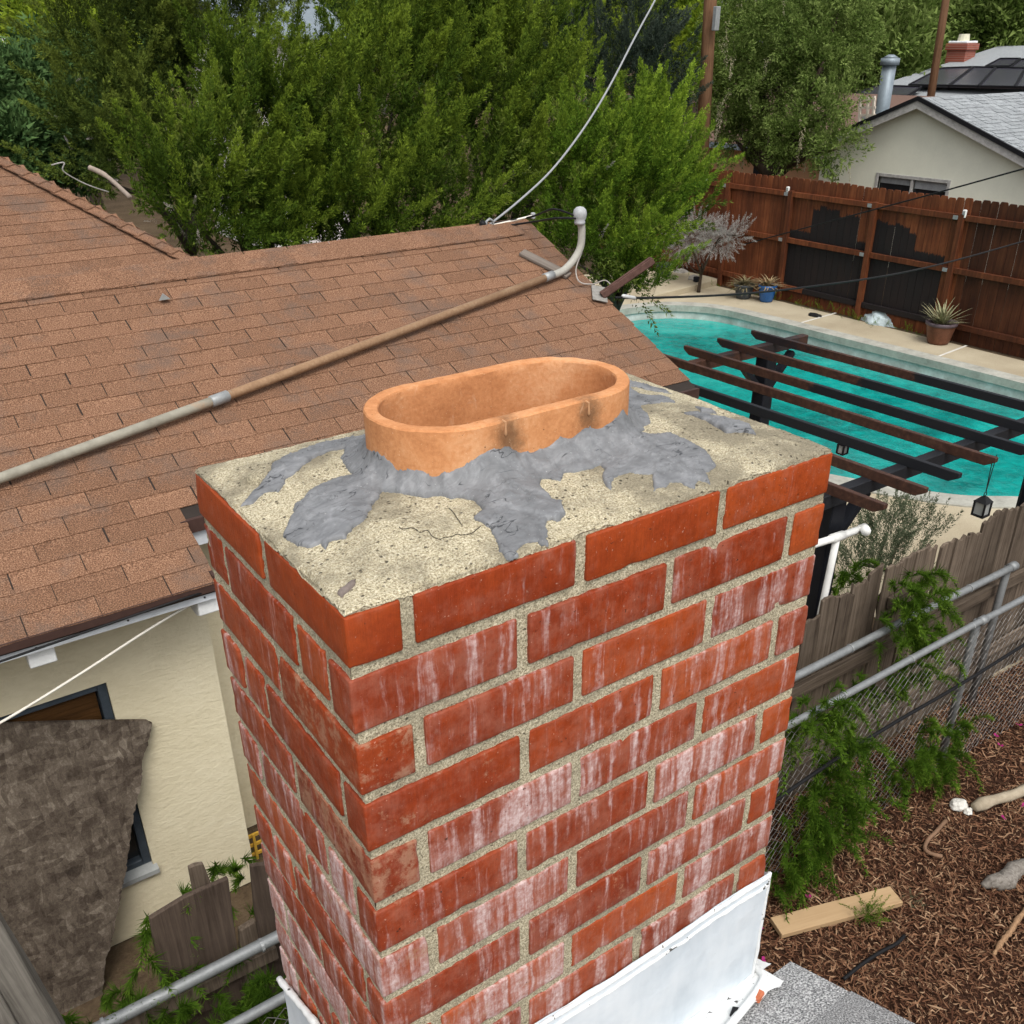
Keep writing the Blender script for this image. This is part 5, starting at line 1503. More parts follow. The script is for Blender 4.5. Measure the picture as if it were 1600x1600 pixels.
# grey hip roof with solar panels farther back
GX = 30.0
gh = thing('hip_house', (GX + 3, 16, 0), 'grey hip roofed house with solar panels behind the pale gable', 'house')
A_ = at_x(1322, 150, GX); B_ = at_x(1640, 142, GX); T1 = at_x(1560, 72, GX + 5.5); T2 = at_x(1760, 66, GX + 5.5)
print('hip', A_, B_, T1, T2)
g = MB(); g.add([A_, B_ + [0, -6, 0], T2 + [0, -4, 0], T1, A_ + [11, 1, 0]], [(0, 1, 2, 3), (0, 3, 4)])
hr = g.build('roof', M['silver'], gh, fix=False)
g = MB(); a, b = A_ + [-.05, .0, -.02], B_ + [-.05, -6, -.02]
g.prism([a, b, b - [0, 0, .42], a - [0, 0, .42]], (.12, 0, 0)); g.build('fascia', M['white_trim'], gh)
g = MB(); g.box(GX + .6, GX + 10, B_[1] - 6, A_[1] - .6, 0, A_[2] - .3); g.build('wall', M['pale_stucco'], gh)
rn = np.cross(B_ - A_, T1 - A_); rn /= np.linalg.norm(rn)
if rn[2] < 0: rn = -rn
def solar_mat():
    m = N('solar_cell_glass'); v = m.coord('Object')
    return m.done((.050, .048, .062), .22, None, .6)
M['solar'] = solar_mat()
def onhip(x, y, h=.12): return at_plane(x, y, A_ + rn * h, rn)
sol = [[(1420, 133), (1470, 107), (1520, 105), (1482, 134)], [(1484, 134), (1522, 105), (1555, 106), (1528, 135)], [(1530, 135), (1557, 106), (1602, 107), (1585, 136)],
       [(1540, 104), (1563, 92), (1594, 92), (1577, 104)], [(1579, 106), (1596, 93), (1640, 94), (1630, 107)], [(1330, 149), (1372, 134), (1440, 136), (1418, 150)], [(1587, 136), (1604, 107), (1650, 108), (1645, 138)]]
sl = ['long dark solar panel at the left corner of the far grey roof', 'solar panel second from the left on the far grey roof', 'solar panel in the middle of the lower row', 'small upper solar panel left of the dark seam', 'upper solar panel at the right frame edge', 'black strip panel along the white eave', 'lower solar panel cut by the right frame edge']
for q, lb in zip(sol, sl):
    P = [onhip(*p) for p in q]; g = MB(); g.prism(P, -rn * .05)
    e_ = thing('solar_panel', P[0], lb, 'solar panel', 'solar panels on the far grey roof')
    g.build('glass', M['solar'], e_)
    g = MB(); c0_ = sum(P) / 4
    for i in range(4):
        a, b = P[i], P[(i + 1) % 4]; g.beam(a + rn * .004, b + rn * .004, .05, .06, rn)
    g.build('frame', M['blackedge'], e_)
# brick chimney on that roof
c0 = at_x(1499, 96, GX + 4.0); c1 = at_x(1501, 67, GX + 4.0)
bc = thing('far_brick_chimney', c0, 'small red brick chimney with a pale clay pot on the far grey roof', 'chimney')
def farbrick():
    m = N('far_brick'); t = m.n('ShaderNodeTexBrick'); m.l(m.vscale(m.coord('Object'), (1, 1, 1)), t.inputs['Vector'])
    mp = m.n('ShaderNodeVectorRotate', rotation_type='X_AXIS'); m.l(m.coord('Object'), mp.inputs['Vector']); mp.inputs['Angle'].default_value = math.pi / 2
    m.l(mp.outputs[0], t.inputs['Vector'])
    t.inputs['Color1'].default_value = (.30, .075, .045, 1); t.inputs['Color2'].default_value = (.20, .05, .03, 1); t.inputs['Mortar'].default_value = (.30, .25, .22, 1)
    t.inputs['Scale'].default_value = 4.5; return m.done(t.outputs[0], .9)
M['farbrick'] = farbrick(); hw = .36
g = MB(); g.box(c0[0] - .3, c0[0] + .3, c0[1] - hw, c0[1] + hw, c0[2] - 1.0, c1[2] - .22); g.build('stack', M['farbrick'], bc)
g = MB(); g.box(c0[0] - .36, c0[0] + .36, c0[1] - hw - .06, c0[1] + hw + .06, c1[2] - .22, c1[2] - .02); g.build('corbel', M['farbrick'], bc, bevel=.01)
g = MB(); g.box(c0[0] - .33, c0[0] + .33, c0[1] - hw, c0[1] + hw, c1[2] - .02, c1[2] + .06); g.build('cap', M['white_trim'], bc, bevel=.02)
g = MB(); g.lathe([(.2, 0), (.17, .22), (.13, .22)], (c0[0], c0[1], c1[2] + .05), 12); g.build('pot', M['cream'], bc)

# peach building with a brown roof behind the big tree
PX_ = 22.5
pe = thing('peach_building', (PX_, 17, 0), 'low peach stucco building with a brown roof behind the big tree', 'building')
M['peach'] = plain('peach_stucco', (.48, .27, .155), .95, .12, 4, .2)
M['brownroof2'] = plain('faded_brown_roof', (.15, .095, .075), .95, .2, 20, .3)
e0 = at_x(1050, 222, PX_); e1_ = at_x(1330, 228, PX_); t0 = at_x(1050, 132, PX_ + 4.5); t1 = at_x(1345, 150, PX_ + 4.5)
ze = (e0[2] + e1_[2]) / 2; zt2 = (t0[2] + t1[2]) / 2; print('peach', ze, zt2, e0, e1_)
ya, yb2 = max(e0[1], e1_[1]) + 2, min(e0[1], e1_[1])
g = MB(); g.prism([(PX_ - .4, ya, ze), (PX_ - .4, yb2, ze), (PX_ + 4.5, yb2, zt2), (PX_ + 4.5, ya, zt2)], (0, 0, -.08)); g.prism([(PX_ + 4.5, ya, zt2), (PX_ + 4.5, yb2, zt2), (PX_ + 9, yb2, ze), (PX_ + 9, ya, ze)], (0, 0, -.08)); g.build('roof', M['brownroof2'], pe)
g = MB(); g.box(PX_, PX_ + 8.5, yb2 + .3, ya - .3, 0, ze - .12); g.build('wall', M['peach'], pe)
g = MB(); g.box(PX_ - .43, PX_ - .40, yb2, ya, ze - .16, ze - .01); g.build('fascia', M['zinc'], pe)
g = MB(); yd = at_x(1196, 250, PX_)[1]; g.box(PX_ - .02, PX_ + .05, yd - .4, yd + .4, 0, 2.0); g.build('door', M['black'], pe)
# white house glimpsed far left and behind the junipers
fw = thing('white_house', (16, 34, 0), 'far white house glimpsed between the trees at upper left', 'house')
g = MB(); a = at_y(-60, 60, 30.); b = at_y(48, 118, 30.); g.box(a[0], b[0] + .2, 30, 34, 0, a[2] - .2); g.build('wall', M['white_trim'], fw)
g = MB(); g.box(a[0] - .3, b[0] + .6, 29.6, 34.4, a[2] - .2, a[2] + .05); g.build('roof', plain('white_flat_roof', (.78, .78, .78), .7, .06), fw)
fw2 = thing('pale_house', (20, 24, 0), 'pale house wall showing through gaps in the junipers', 'house')
a = at_y(395, 130, 22.); b = at_y(545, 330, 22.)
g = MB(); g.box(a[0], b[0], 22, 26, 0, at_y(450, 55, 22.)[2]); g.build('wall', plain('bright_pale_wall', (.70, .66, .64), .9, .06), fw2)
g = MB(); zz_ = at_y(450, 55, 22.)[2]; g.prism([(a[0] - .4, 21.6, zz_), (b[0] + .4, 21.6, zz_), (b[0] + .4, 24, zz_ + .9), (a[0] - .4, 24, zz_ + .9)], (0, 0, -.08)); g.prism([(a[0] - .4, 24, zz_ + .9), (b[0] + .4, 24, zz_ + .9), (b[0] + .4, 26.4, zz_), (a[0] - .4, 26.4, zz_)], (0, 0, -.08)); g.build('roof', M['zinc'], fw2)
# utility poles
M['pole'] = wood('creosoted_pole', (.075, .038, .020), (.20, .11, .062), (30, 30, 1.2), obj_var=.1)
def pole(px0, py0, px1, py1, X, r, label, box=True):
    a, b = at_x(px0, py0, X), at_x(px1, py1, X)
    d = (b - a) / np.linalg.norm(b - a)
    base = a - d * (a[2] / d[2]); topp = b + d * 4.0
    e = thing('utility_pole', base, label, 'utility pole', 'wooden utility poles')
    g = MB(); g.tube([base, topp], [r * 1.1, r * .85], 14); g.build('shaft', M['pole'], e, smooth=True)
    if box:
        c = at_x(1119, 30, X - .1); g = MB(); g.box(c[0] - .06, c[0] + .06, c[1] - .05, c[1] + .05, c[2] - .2, c[2] + .22); g.build('meter_box', M['galv'], e, bevel=.01)
    g = MB(); c = topp - d * 1.0; g.beam(c + [-.2, 1.3, 0], c + [-.2, -1.3, 0], .1, .12); g.build('cross_arm', M['pole'], e)
pole(1098, 222, 1110, 0, 15.5, .135, 'thick brown utility pole behind the right juniper')
pole(1462, 102, 1478, 0, 27.5, .11, 'thin utility pole left of the small far chimney', False)
# ------------------------------------------------------------------ foliage
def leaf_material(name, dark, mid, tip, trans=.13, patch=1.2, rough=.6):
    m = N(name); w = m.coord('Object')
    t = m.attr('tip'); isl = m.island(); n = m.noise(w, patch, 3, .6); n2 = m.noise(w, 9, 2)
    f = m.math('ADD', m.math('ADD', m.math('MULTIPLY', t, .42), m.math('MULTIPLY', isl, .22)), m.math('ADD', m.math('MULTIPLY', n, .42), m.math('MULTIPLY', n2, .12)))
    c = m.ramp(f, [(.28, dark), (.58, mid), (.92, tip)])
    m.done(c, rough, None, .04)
    tr = m.n('ShaderNodeBsdfTranslucent'); m.put(tr.inputs['Color'], c)
    mx = m.n('ShaderNodeMixShader'); mx.inputs[0].default_value = trans
    out = m.t.nodes['Material Output']
    m.l(m.b.outputs[0], mx.inputs[1]); m.l(tr.outputs[0], mx.inputs[2]); m.l(mx.outputs[0], out.inputs['Surface'])
    return m.m
M['juniper'] = leaf_material('juniper_green', (.008, .017, .003), (.050, .090, .010), (.225, .305, .032))
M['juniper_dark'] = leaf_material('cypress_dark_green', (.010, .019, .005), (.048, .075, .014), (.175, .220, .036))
M['juniper_lite'] = leaf_material('young_juniper_green', (.010, .024, .003), (.068, .132, .012), (.280, .395, .040))
M['conifer_blue'] = leaf_material('grey_green_conifer', (.014, .022, .015), (.034, .050, .036), (.075, .095, .070))
M['broad_dark'] = leaf_material('dark_broad_leaf', (.012, .030, .012), (.040, .088, .028), (.115, .190, .062))
M['broad_mid'] = leaf_material('mid_broad_leaf', (.020, .038, .008), (.088, .140, .026), (.26, .33, .10), .3)
M['broad_lime'] = leaf_material('lime_broad_leaf', (.030, .060, .006), (.115, .185, .016), (.300, .370, .035), .35)
M['fern'] = leaf_material('asparagus_fern', (.020, .050, .006), (.085, .165, .016), (.26, .38, .045), .4, 3)
M['sage'] = leaf_material('grey_green_shrub', (.035, .050, .024), (.105, .135, .075), (.23, .26, .16), .3, 4)
M['deadtwig'] = leaf_material('dead_grey_twig', (.14, .125, .115), (.28, .255, .235), (.46, .43, .40), .1, 3)
M['seedpod'] = leaf_material('pale_seed_pod', (.38, .33, .20), (.52, .47, .31), (.66, .61, .45), .3)
M['bark'] = wood('dark_bark', (.022, .018, .015), (.075, .062, .050), (20, 20, 3), obj_var=.1, bump=.8)
M['bark2'] = wood('brown_bark', (.030, .022, .016), (.095, .072, .052), (20, 20, 3), obj_var=.1, bump=.8)

def tuft_template(n, rs, R_=.13, leaf=(.045, .085), w=(.010, .018), pointy=.85):
    """a flame-shaped spray of scale leaves along +z, unit length"""
    t = rs.random(n) ** .8
    a = rs.random(n) * 2 * np.pi
    rad = R_ * (1 - t) ** pointy * np.sqrt(rs.random(n)) * (1 + .5 * np.sin(a * 2 + t * 6)) + .004
    p = np.stack([rad * np.cos(a), rad * np.sin(a), t], -1)
    out = np.stack([np.cos(a), np.sin(a), np.zeros(n)], -1)
    d = out * rs.uniform(.25, .9, (n, 1)) + np.array([0, 0, 1.]) * rs.uniform(.5, 1.0, (n, 1)) + rs.normal(size=(n, 3)) * .22
    d /= np.linalg.norm(d, axis=1, keepdims=True)
    s = np.cross(d, rs.normal(size=(n, 3))); s /= np.linalg.norm(s, axis=1, keepdims=True)
    L = rs.uniform(*leaf, (n, 1)); W = rs.uniform(*w, (n, 1))
    V = np.stack([p - s * W, p + s * W, p + d * L], 1)          # n,3,3
    tip = np.stack([t * .7 + rad / R_ * .25, t * .7 + rad / R_ * .25, t * .7 + rad / R_ * .25 + .35], 1)
    return V.reshape(-1, 3), tip.reshape(-1)

def frames(axis, rs):
    z = axis / np.linalg.norm(axis, axis=1, keepdims=True)
    r_ = rs.normal(size=z.shape); x = np.cross(r_, z); x /= np.linalg.norm(x, axis=1, keepdims=True); y = np.cross(z, x)
    return np.stack([x, y, z], -1)                               # n,3,3 columns

def instance_mesh(name, temps, pos, axis, size, rs, mat, parent, bias=None):
    Fm = frames(axis, rs); which = rs.integers(0, len(temps), len(pos))
    Vs = []; Ts = []
    for k, (tv, tt) in enumerate(temps):
        idx = np.where(which == k)[0]
        if not len(idx): continue
        sc = size[idx][:, None, None] * np.ones((1, 1, 3))
        loc = tv[None] * sc
        v = np.einsum('nij,nkj->nki', Fm[idx], loc) + pos[idx][:, None]
        Vs.append(v.reshape(-1, 3)); Ts.append(np.tile(tt, len(idx)) if bias is None else (tt[None] * .45 + bias[idx][:, None]).ravel())
    V = np.concatenate(Vs); T_ = np.concatenate(Ts)
    me = np_mesh(name, V, np.arange(len(V)).reshape(-1, 3), 3); set_attr(me, 'tip', T_)
    return new_obj(name, me, mat, parent)

rsj = np.random.default_rng(3)
TUFT = [tuft_template(100, rsj) for _ in range(6)]
CLUMP = [tuft_template(90, rsj, .42, (.10, .20), (.028, .05), .3) for _ in range(5)]

def blob_points(blobs, n, rs, shell=(.72, 1.06)):
    """blobs: (centre, radii); returns points and outward directions spread by surface area"""
    area = np.array([(r_[0] * r_[1] * r_[2]) ** (2 / 3) for _, r_ in blobs]); area /= area.sum()
    pos = []; out = []
    for (c, r_), a in zip(blobs, area):
        k = max(3, int(n * a)); d = rs.normal(size=(k, 3)); d /= np.linalg.norm(d, axis=1, keepdims=True)
        rr = rs.uniform(*shell, (k, 1)); q = d * np.array(r_) * rr
        pos.append(np.array(c) + q); out.append(d / np.array(r_) * np.mean(r_))
    return np.concatenate(pos), np.concatenate(out)

def px_blobs(lst, along='y'):
    res = []
    for (px, py, rx, ry, D) in lst:
        c = at_y(px, py, D) if along == 'y' else at_x(px, py, D)
        depth = float(RM[2] @ (c - CAM)); s = depth / FPX
        res.append((c, (rx * s, (rx * s + ry * s) * .45, ry * s)))
    return res

def limbs(name, base, tips, r0, mat, parent, rs):
    g = MB(); base = np.array(base, float)
    topz = np.mean([t[2] for t in tips])
    mid = np.array([np.mean([t[0] for t in tips]) * .4 + base[0] * .6, np.mean([t[1] for t in tips]) * .4 + base[1] * .6, base[2] + (topz - base[2]) * .55])
    g.tube(catmull([base, base * .5 + mid * .5 + [rs.normal() * .08, rs.normal() * .08, 0], mid], 4), [r0 * (1 - .45 * i / 8) for i in range(9)], 9)
    for t in tips:
        k = mid * .5 + np.array(t) * .5 + rs.normal(size=3) * .12; pts = catmull([mid - [0, 0, .2], k, np.array(t)], 4)
        g.tube(pts, [max(.012, r0 * .55 * (1 - i / (len(pts)))) for i in range(len(pts))], 7)
    return g.build(name, mat, parent, smooth=True)

SPRAY = [tuft_template(84, rsj, .30, (.13, .26), (.024, .044), .6) for _ in range(6)]
def juniper(label, blobs, n, mat, size=(.35, .65), lean=(.25, -.05), up=.85, seed=0, dead=0, trunk=.13, group='junipers behind the brown roof', name='juniper_tree', base=None):
    rs = np.random.default_rng(seed)
    B = px_blobs(blobs)
    cen = np.mean([b[0] for b in B], 0)
    base = np.array([cen[0], cen[1] + .2, 0]) if base is None else np.array(base)
    e = thing(name, base, label, 'tree', group)
    pos, out = blob_points(B, n, rs, (.62, .98))
    axis = out * .62 + np.array([lean[0], lean[1], up]) + rs.normal(size=out.shape) * .22
    axis /= np.linalg.norm(axis, axis=1, keepdims=True)
    P_, A_2, S_, T_2 = [], [], [], []
    for p, a, o_, Lf in zip(pos, axis, out, rs.uniform(*size, len(pos))):     # flames: sprays shrinking towards a pointed leader
        fb = rs.uniform(-.20, .25)
        cur = np.array([rs.normal() * .12, rs.normal() * .12, .16])
        for k in range(17):
            t = (k + rs.random()) / 17
            side = rs.normal(size=3); side -= a * (side @ a); side /= np.linalg.norm(side) + 1e-9
            wd = Lf * .24 * (1 - t) ** .9
            P_.append(p + a * Lf * t + cur * Lf * t * t - o_ * .06 * (1 - t) + side * wd * rs.uniform(.2, 1.0))
            A_2.append(a * (1.0 + t) + side * (1 - t) * .7 + np.array([0, 0, .35]))
            S_.append(Lf * (.31 - .14 * t) * rs.uniform(.75, 1.25)); T_2.append(t * .55 + fb)
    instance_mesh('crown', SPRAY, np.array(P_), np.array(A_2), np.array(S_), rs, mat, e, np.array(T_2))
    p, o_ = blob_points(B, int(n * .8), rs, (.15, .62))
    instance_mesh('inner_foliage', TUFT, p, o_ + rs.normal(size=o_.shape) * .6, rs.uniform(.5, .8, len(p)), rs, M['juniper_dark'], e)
    limbs('trunk', base, [b[0] + [0, 0, -.1] for b in B], trunk, M['bark'], e, rs)
    if dead:
        p, o_ = blob_points(B, dead, rs, (.98, 1.04))
        keep = p[:, 1] < cen[1] + .2; p = p[keep]; o_ = o_[keep]
        instance_mesh('dead_twigs', TUFT, p, o_ + np.array([0, 0, .3]), rs.uniform(.12, .22, len(p)), rs, M['deadtwig'], e)
    return e
juniper('large dark green juniper at upper left, its trunk showing through gaps', [(190, 60, 95, 80, 13.0), (290, 130, 90, 70, 12.6), (180, 190, 80, 60, 12.4), (330, 30, 100, 55, 13.2), (150, 265, 50, 36, 11.8), (240, 225, 60, 45, 12.0), (420, 10, 60, 35, 13.4)], 190, M['juniper_dark'], (.45, .80), (-.1, 0), .6, 11, 12)
juniper('bushy juniper hanging over the left end of the brown ridge', [(350, 290, 95, 85, 8.9), (420, 200, 85, 70, 9.6), (300, 330, 55, 50, 8.4), (440, 330, 75, 60, 9.0), (330, 385, 60, 22, 8.3), (420, 385, 70, 22, 8.6), (485, 375, 60, 28, 8.9), (490, 150, 60, 55, 10.2), (385, 160, 35, 70, 9.8)], 190, M['juniper'], (.42, .78), (.22, 0), .9, 12, 8)
juniper('tall juniper in the middle of the hedge above the ridge', [(570, 230, 105, 95, 9.6), (620, 120, 100, 85, 10.4), (540, 330, 90, 50, 8.9), (650, 330, 90, 45, 8.9), (540, 378, 80, 22, 8.7), (660, 370, 80, 20, 8.7), (660, 40, 80, 60, 11.0), (500, 260, 60, 70, 9.2), (560, 30, 60, 40, 12)], 205, M['juniper'], (.48, .90), (.32, 0), .9, 13, 14)
juniper('leaning juniper behind the service cable right of the middle', [(760, 200, 100, 95, 10.2), (800, 90, 90, 80, 11.2), (740, 300, 85, 55, 9.3), (850, 230, 70, 80, 10.6), (720, 60, 70, 60, 11.8), (870, 130, 50, 60, 11.4), (810, 315, 60, 45, 9.4), (770, 350, 70, 20, 9.0)], 200, M['juniper'], (.48, .90), (.40, 0), .85, 14, 16)
juniper('bright green juniper rising beside the weatherhead and the pool', [(960, 330, 90, 80, 8.9), (1010, 260, 60, 60, 9.4), (900, 290, 60, 60, 8.8), (980, 430, 55, 50, 8.3), (1030, 330, 45, 55, 9.2), (1005, 205, 26, 40, 9.9), (930, 240, 40, 45, 9.6), (905, 400, 50, 40, 8.3), (1060, 285, 20, 30, 9.6)], 225, M['juniper_lite'], (.42, .80), (.38, 0), .95, 15, 4)
juniper('dark grey green conifer behind the service cable at top', [(985, 60, 55, 70, 16.0), (1010, 150, 45, 60, 15.0), (950, 110, 45, 60, 15.5), (895, 30, 30, 50, 16.5), (1025, 190, 26, 30, 14.6)], 120, M['conifer_blue'], (.5, .9), (0, 0), .7, 16, 10, group='conifers farther behind', name='conifer_tree')

def broad(name, label, blobs, n, mat, size, seed, along='x', trunk=.18, base=None, group=None, shell=(.35, 1.08), bark='bark2', pods=0):
    rs = np.random.default_rng(seed); B = px_blobs(blobs, along)
    cen = np.mean([b[0] for b in B], 0); base = np.array([cen[0], cen[1], 0]) if base is None else np.array(base, float)
    e = thing(name, base, label, 'tree', group)
    pos, out = blob_points(B, n, rs, shell)
    axis = out * .6 + np.array([0, 0, .25]) + rs.normal(size=out.shape) * .6
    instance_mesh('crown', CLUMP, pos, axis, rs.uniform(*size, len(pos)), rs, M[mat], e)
    limbs('trunk', base, [b[0] for b in B], trunk, M[bark], e, rs)
    if pods:
        p, o_ = blob_points(B, pods, rs, (1.0, 1.12)); k = p[:, 0] < cen[0]; p = p[k]
        instance_mesh('seed_pods', TUFT, p, np.tile([0, 0, -1.], (len(p), 1)) + rs.normal(size=(len(p), 3)) * .2, rs.uniform(.35, .65, len(p)), rs, M['seedpod'], e)
    return e
TB = at_x(1212, 262, 17.6)
broad('pod_tree', 'large leafy tree with pale hanging seed pods behind the red fence', [(1215, 60, 110, 80, 17.6), (1150, 110, 55, 60, 17.2), (1290, 90, 75, 70, 17.9), (1200, 150, 85, 55, 17.3), (1290, 180, 50, 50, 17.2), (1140, 180, 40, 40, 17.0), (1240, 220, 60, 35, 17.0), (1160, 20, 70, 50, 18.0), (1310, 20, 60, 50, 18.5), (1310, 232, 30, 25, 16.8), (1150, 220, 40, 25, 17)], 1350, 'broad_mid', (.26, .48), 21, trunk=.30, base=(TB[0], TB[1], 0), pods=80)
broad('lime_tree', 'bright lime green tree beyond the conifers at top', [(900, 60, 60, 50, 24.), (1060, 40, 60, 60, 25.), (1070, 110, 50, 50, 24.), (960, 10, 80, 40, 27.), (1125, 60, 40, 50, 23)], 420, 'broad_lime', (.7, 1.2), 22, group='far broadleaf trees')
broad('background_tree', 'dense green tree behind the far chimney at top right', [(1540, 60, 60, 40, 38.), (1580, 30, 60, 40, 37.), (1430, 60, 60, 40, 36.), (1400, 110, 45, 30, 33.), (1500, 40, 55, 40, 38), (1360, 60, 60, 60, 34)], 520, 'broad_mid', (1.0, 1.7), 23, group='far broadleaf trees')
broad('background_tree', 'grey green trees along the horizon at top right corner', [(1560, 10, 90, 30, 52.), (1430, 5, 90, 30, 50.), (1640, 30, 70, 40, 48.), (1300, 0, 90, 40, 50)], 420, 'broad_dark', (1.6, 2.6), 24, group='far broadleaf trees')
broad('background_tree', 'dark green bushy tree left of the brown hip roof', [(40, 180, 70, 60, 14.5), (100, 215, 60, 40, 14.0), (20, 240, 60, 30, 13.5), (90, 130, 55, 35, 16.), (-40, 200, 60, 60, 14.5)], 620, 'broad_dark', (.35, .65), 25, 'y', group='far broadleaf trees')
broad('background_tree', 'yellow green tree between the white house and the dark juniper', [(95, 60, 45, 35, 22.), (85, 110, 25, 25, 20.), (130, 90, 40, 40, 21.)], 300, 'broad_lime', (.5, .9), 26, 'y', group='far broadleaf trees')
broad('background_tree', 'dark grey green tree in the top left corner', [(20, 15, 70, 45, 40.), (90, 10, 60, 30, 38.), (-60, 30, 60, 60, 38.), (150, 0, 60, 30, 40)], 300, 'broad_dark', (1.0, 1.8), 27, 'y', group='far broadleaf trees')
broad('background_tree', 'green trees filling the gap behind the middle junipers', [(480, 20, 90, 40, 30.), (640, 10, 90, 50, 30.), (800, 10, 90, 50, 32.), (360, 5, 80, 30, 30.), (250, 0, 90, 40, 32)], 420, 'broad_dark', (1.0, 1.7), 28, 'y', group='far broadleaf trees')

# far row of trees closing the horizon all round the view
rs = np.random.default_rng(40)
P = []; 
for k in range(260):
    a = rs.uniform(-.2, 2.1); d = rs.uniform(75, 95)
    P.append((CAM[0] + d * math.sin(a), CAM[1] + d * math.cos(a), rs.uniform(.5, 7.5)))
P = np.array(P)
tag(instance_mesh('far_treeline', CLUMP, P, rs.normal(size=P.shape) + [0, 0, .6], rs.uniform(4, 7, len(P)), rs, M['broad_dark'], None), 'distant dark line of trees on the horizon', 'trees', kind='stuff')

# dead silver shrub before the fence
rs = np.random.default_rng(50)
dc = at_x(1095, 415, 13.9)
ds = thing('dead_shrub', (dc[0], dc[1], 0), 'bare silver grey dead shrub before the red fence', 'shrub')
B = px_blobs([(1085, 368, 38, 22, 13.9), (1125, 375, 30, 16, 13.9), (1060, 385, 20, 14, 13.9), (1150, 368, 14, 8, 13.9)], 'x')
p, o_ = blob_points(B, 420, rs, (.3, 1.05)); instance_mesh('twigs', TUFT, p, o_ + [0, 0, .3], rs.uniform(.22, .4, len(p)), rs, M['deadtwig'], ds)
limbs('stem', (dc[0], dc[1], 0), [b[0] for b in B], .04, M['bark2'], ds, rs)

# asparagus ferns on the chain link fence
def fern(label, spots, seed, group='asparagus ferns on the chain link'):
    rs = np.random.default_rng(seed); V = []; Tt = []; g = MB(); cs = []
    for (px, py, Y, n, L) in spots:
        c = at_y(px, py, Y); cs.append(c)
        for i in range(n):
            az = rs.uniform(0, 2 * math.pi); p = c + rs.normal(size=3) * [.10, .05, .08]
            d = np.array([math.cos(az) * .55, math.sin(az) * .30 - .25, rs.uniform(.1, 1.)]); l = L * rs.uniform(.6, 1.1)
            k = 14; pts = []
            for j in range(k + 1):
                t = j / k; pts.append(p + d * l * t + np.array([0, 0, -.75]) * l * t * t)
            g.tube(pts[::3] + [pts[-1]], .0018, 3, cap=False)
            for j in range(2, k + 1):
                q = pts[j]; tan = pts[j] - pts[j - 1]; tan = tan / np.linalg.norm(tan)
                for s_ in range(9):
                    r_ = rs.normal(size=3); r_ -= tan * (r_ @ tan); r_ /= np.linalg.norm(r_)
                    ll = .055 * (1 - .6 * j / k) * rs.uniform(.6, 1.3); e_ = q + (r_ + tan * .7) * ll; w_ = np.cross(r_, tan) * .0035
                    V += [q - w_, q + w_, e_]; Tt += [.2, .2, .9 * j / k + .1]
    e = thing('fern_plant', (cs[0][0], cs[0][1], 0), label, 'plant', group)
    me = np_mesh('fronds', V, np.arange(len(V)).reshape(-1, 3), 3); set_attr(me, 'tip', Tt); new_obj('fronds', me, M['fern'], e)
    tag(g.build('stems', M['fern'], e, fix=False), kind='stuff')
    return e
fern('bright feathery fern climbing the chain link beside the chimney', [(1285, 1130, 1.74, 26, .42), (1310, 1180, 1.70, 26, .42), (1270, 1240, 1.72, 26, .40), (1300, 1290, 1.66, 30, .40), (1260, 1330, 1.66, 30, .40), (1330, 1240, 1.68, 16, .4), (1240, 1150, 1.78, 12, .35), (1230, 1370, 1.60, 16, .3)], 60)
fern('dark fern spilling over both pipe rails in the middle', [(1425, 925, 1.98, 24, .32), (1440, 960, 1.95, 20, .32), (1410, 985, 1.95, 18, .3), (1450, 1010, 1.9, 18, .3), (1430, 1050, 1.85, 12, .3), (1390, 1060, 1.85, 10, .25), (1340, 1080, 1.9, 10, .25)], 61)
fern('low dark fern at the foot of the chain link post', [(1440, 1170, 1.70, 22, .32), (1465, 1200, 1.66, 22, .3), (1415, 1215, 1.66, 16, .3), (1490, 1140, 1.70, 10, .25)], 62)
fern('fern under the pipe at bottom left below the broken boards', [(395, 1590, 1.92, 26, .26), (425, 1570, 1.90, 18, .22), (350, 1615, 1.92, 24, .24), (300, 1625, 1.95, 14, .2)], 63)
fern('thin yellow green fern sprig before the strand board', [(215, 1560, 2.16, 9, .22), (250, 1540, 2.16, 7, .2), (195, 1590, 2.16, 8, .2), (232, 1470, 2.16, 3, .22)], 64)
fern('wispy sprigs between the broken boards and the chimney', [(388, 1420, 2.2, 8, .26), (375, 1350, 2.25, 2, .2), (330, 1345, 2.25, 2, .2), (395, 1345, 2.3, 6, .12)], 65)
fern('green weeds beneath the neighbouring pergola post', [(1300, 930, 2.5, 12, .3), (1330, 910, 2.5, 12, .3)], 66)

# grey green shrub behind the wooden fence
rs = np.random.default_rng(70)
sc_ = at_y(1390, 880, 3.0)
sh_ = thing('sage_shrub', (sc_[0], 3.0, 0), 'wispy grey green shrub behind the old wooden fence', 'shrub')
B = px_blobs([(1385, 835, 55, 45, 3.0), (1340, 880, 40, 45, 2.8), (1430, 830, 40, 30, 3.1), (1390, 890, 55, 40, 2.8)])
p, o_ = blob_points(B, 260, rs, (.2, 1.1)); instance_mesh('crown', TUFT, p, o_ * .5 + [0, 0, 1.], rs.uniform(.14, .30, len(p)), rs, M['sage'], sh_)
limbs('stem', (sc_[0], 3.0, 0), [b[0] for b in B], .02, M['bark2'], sh_, rs)

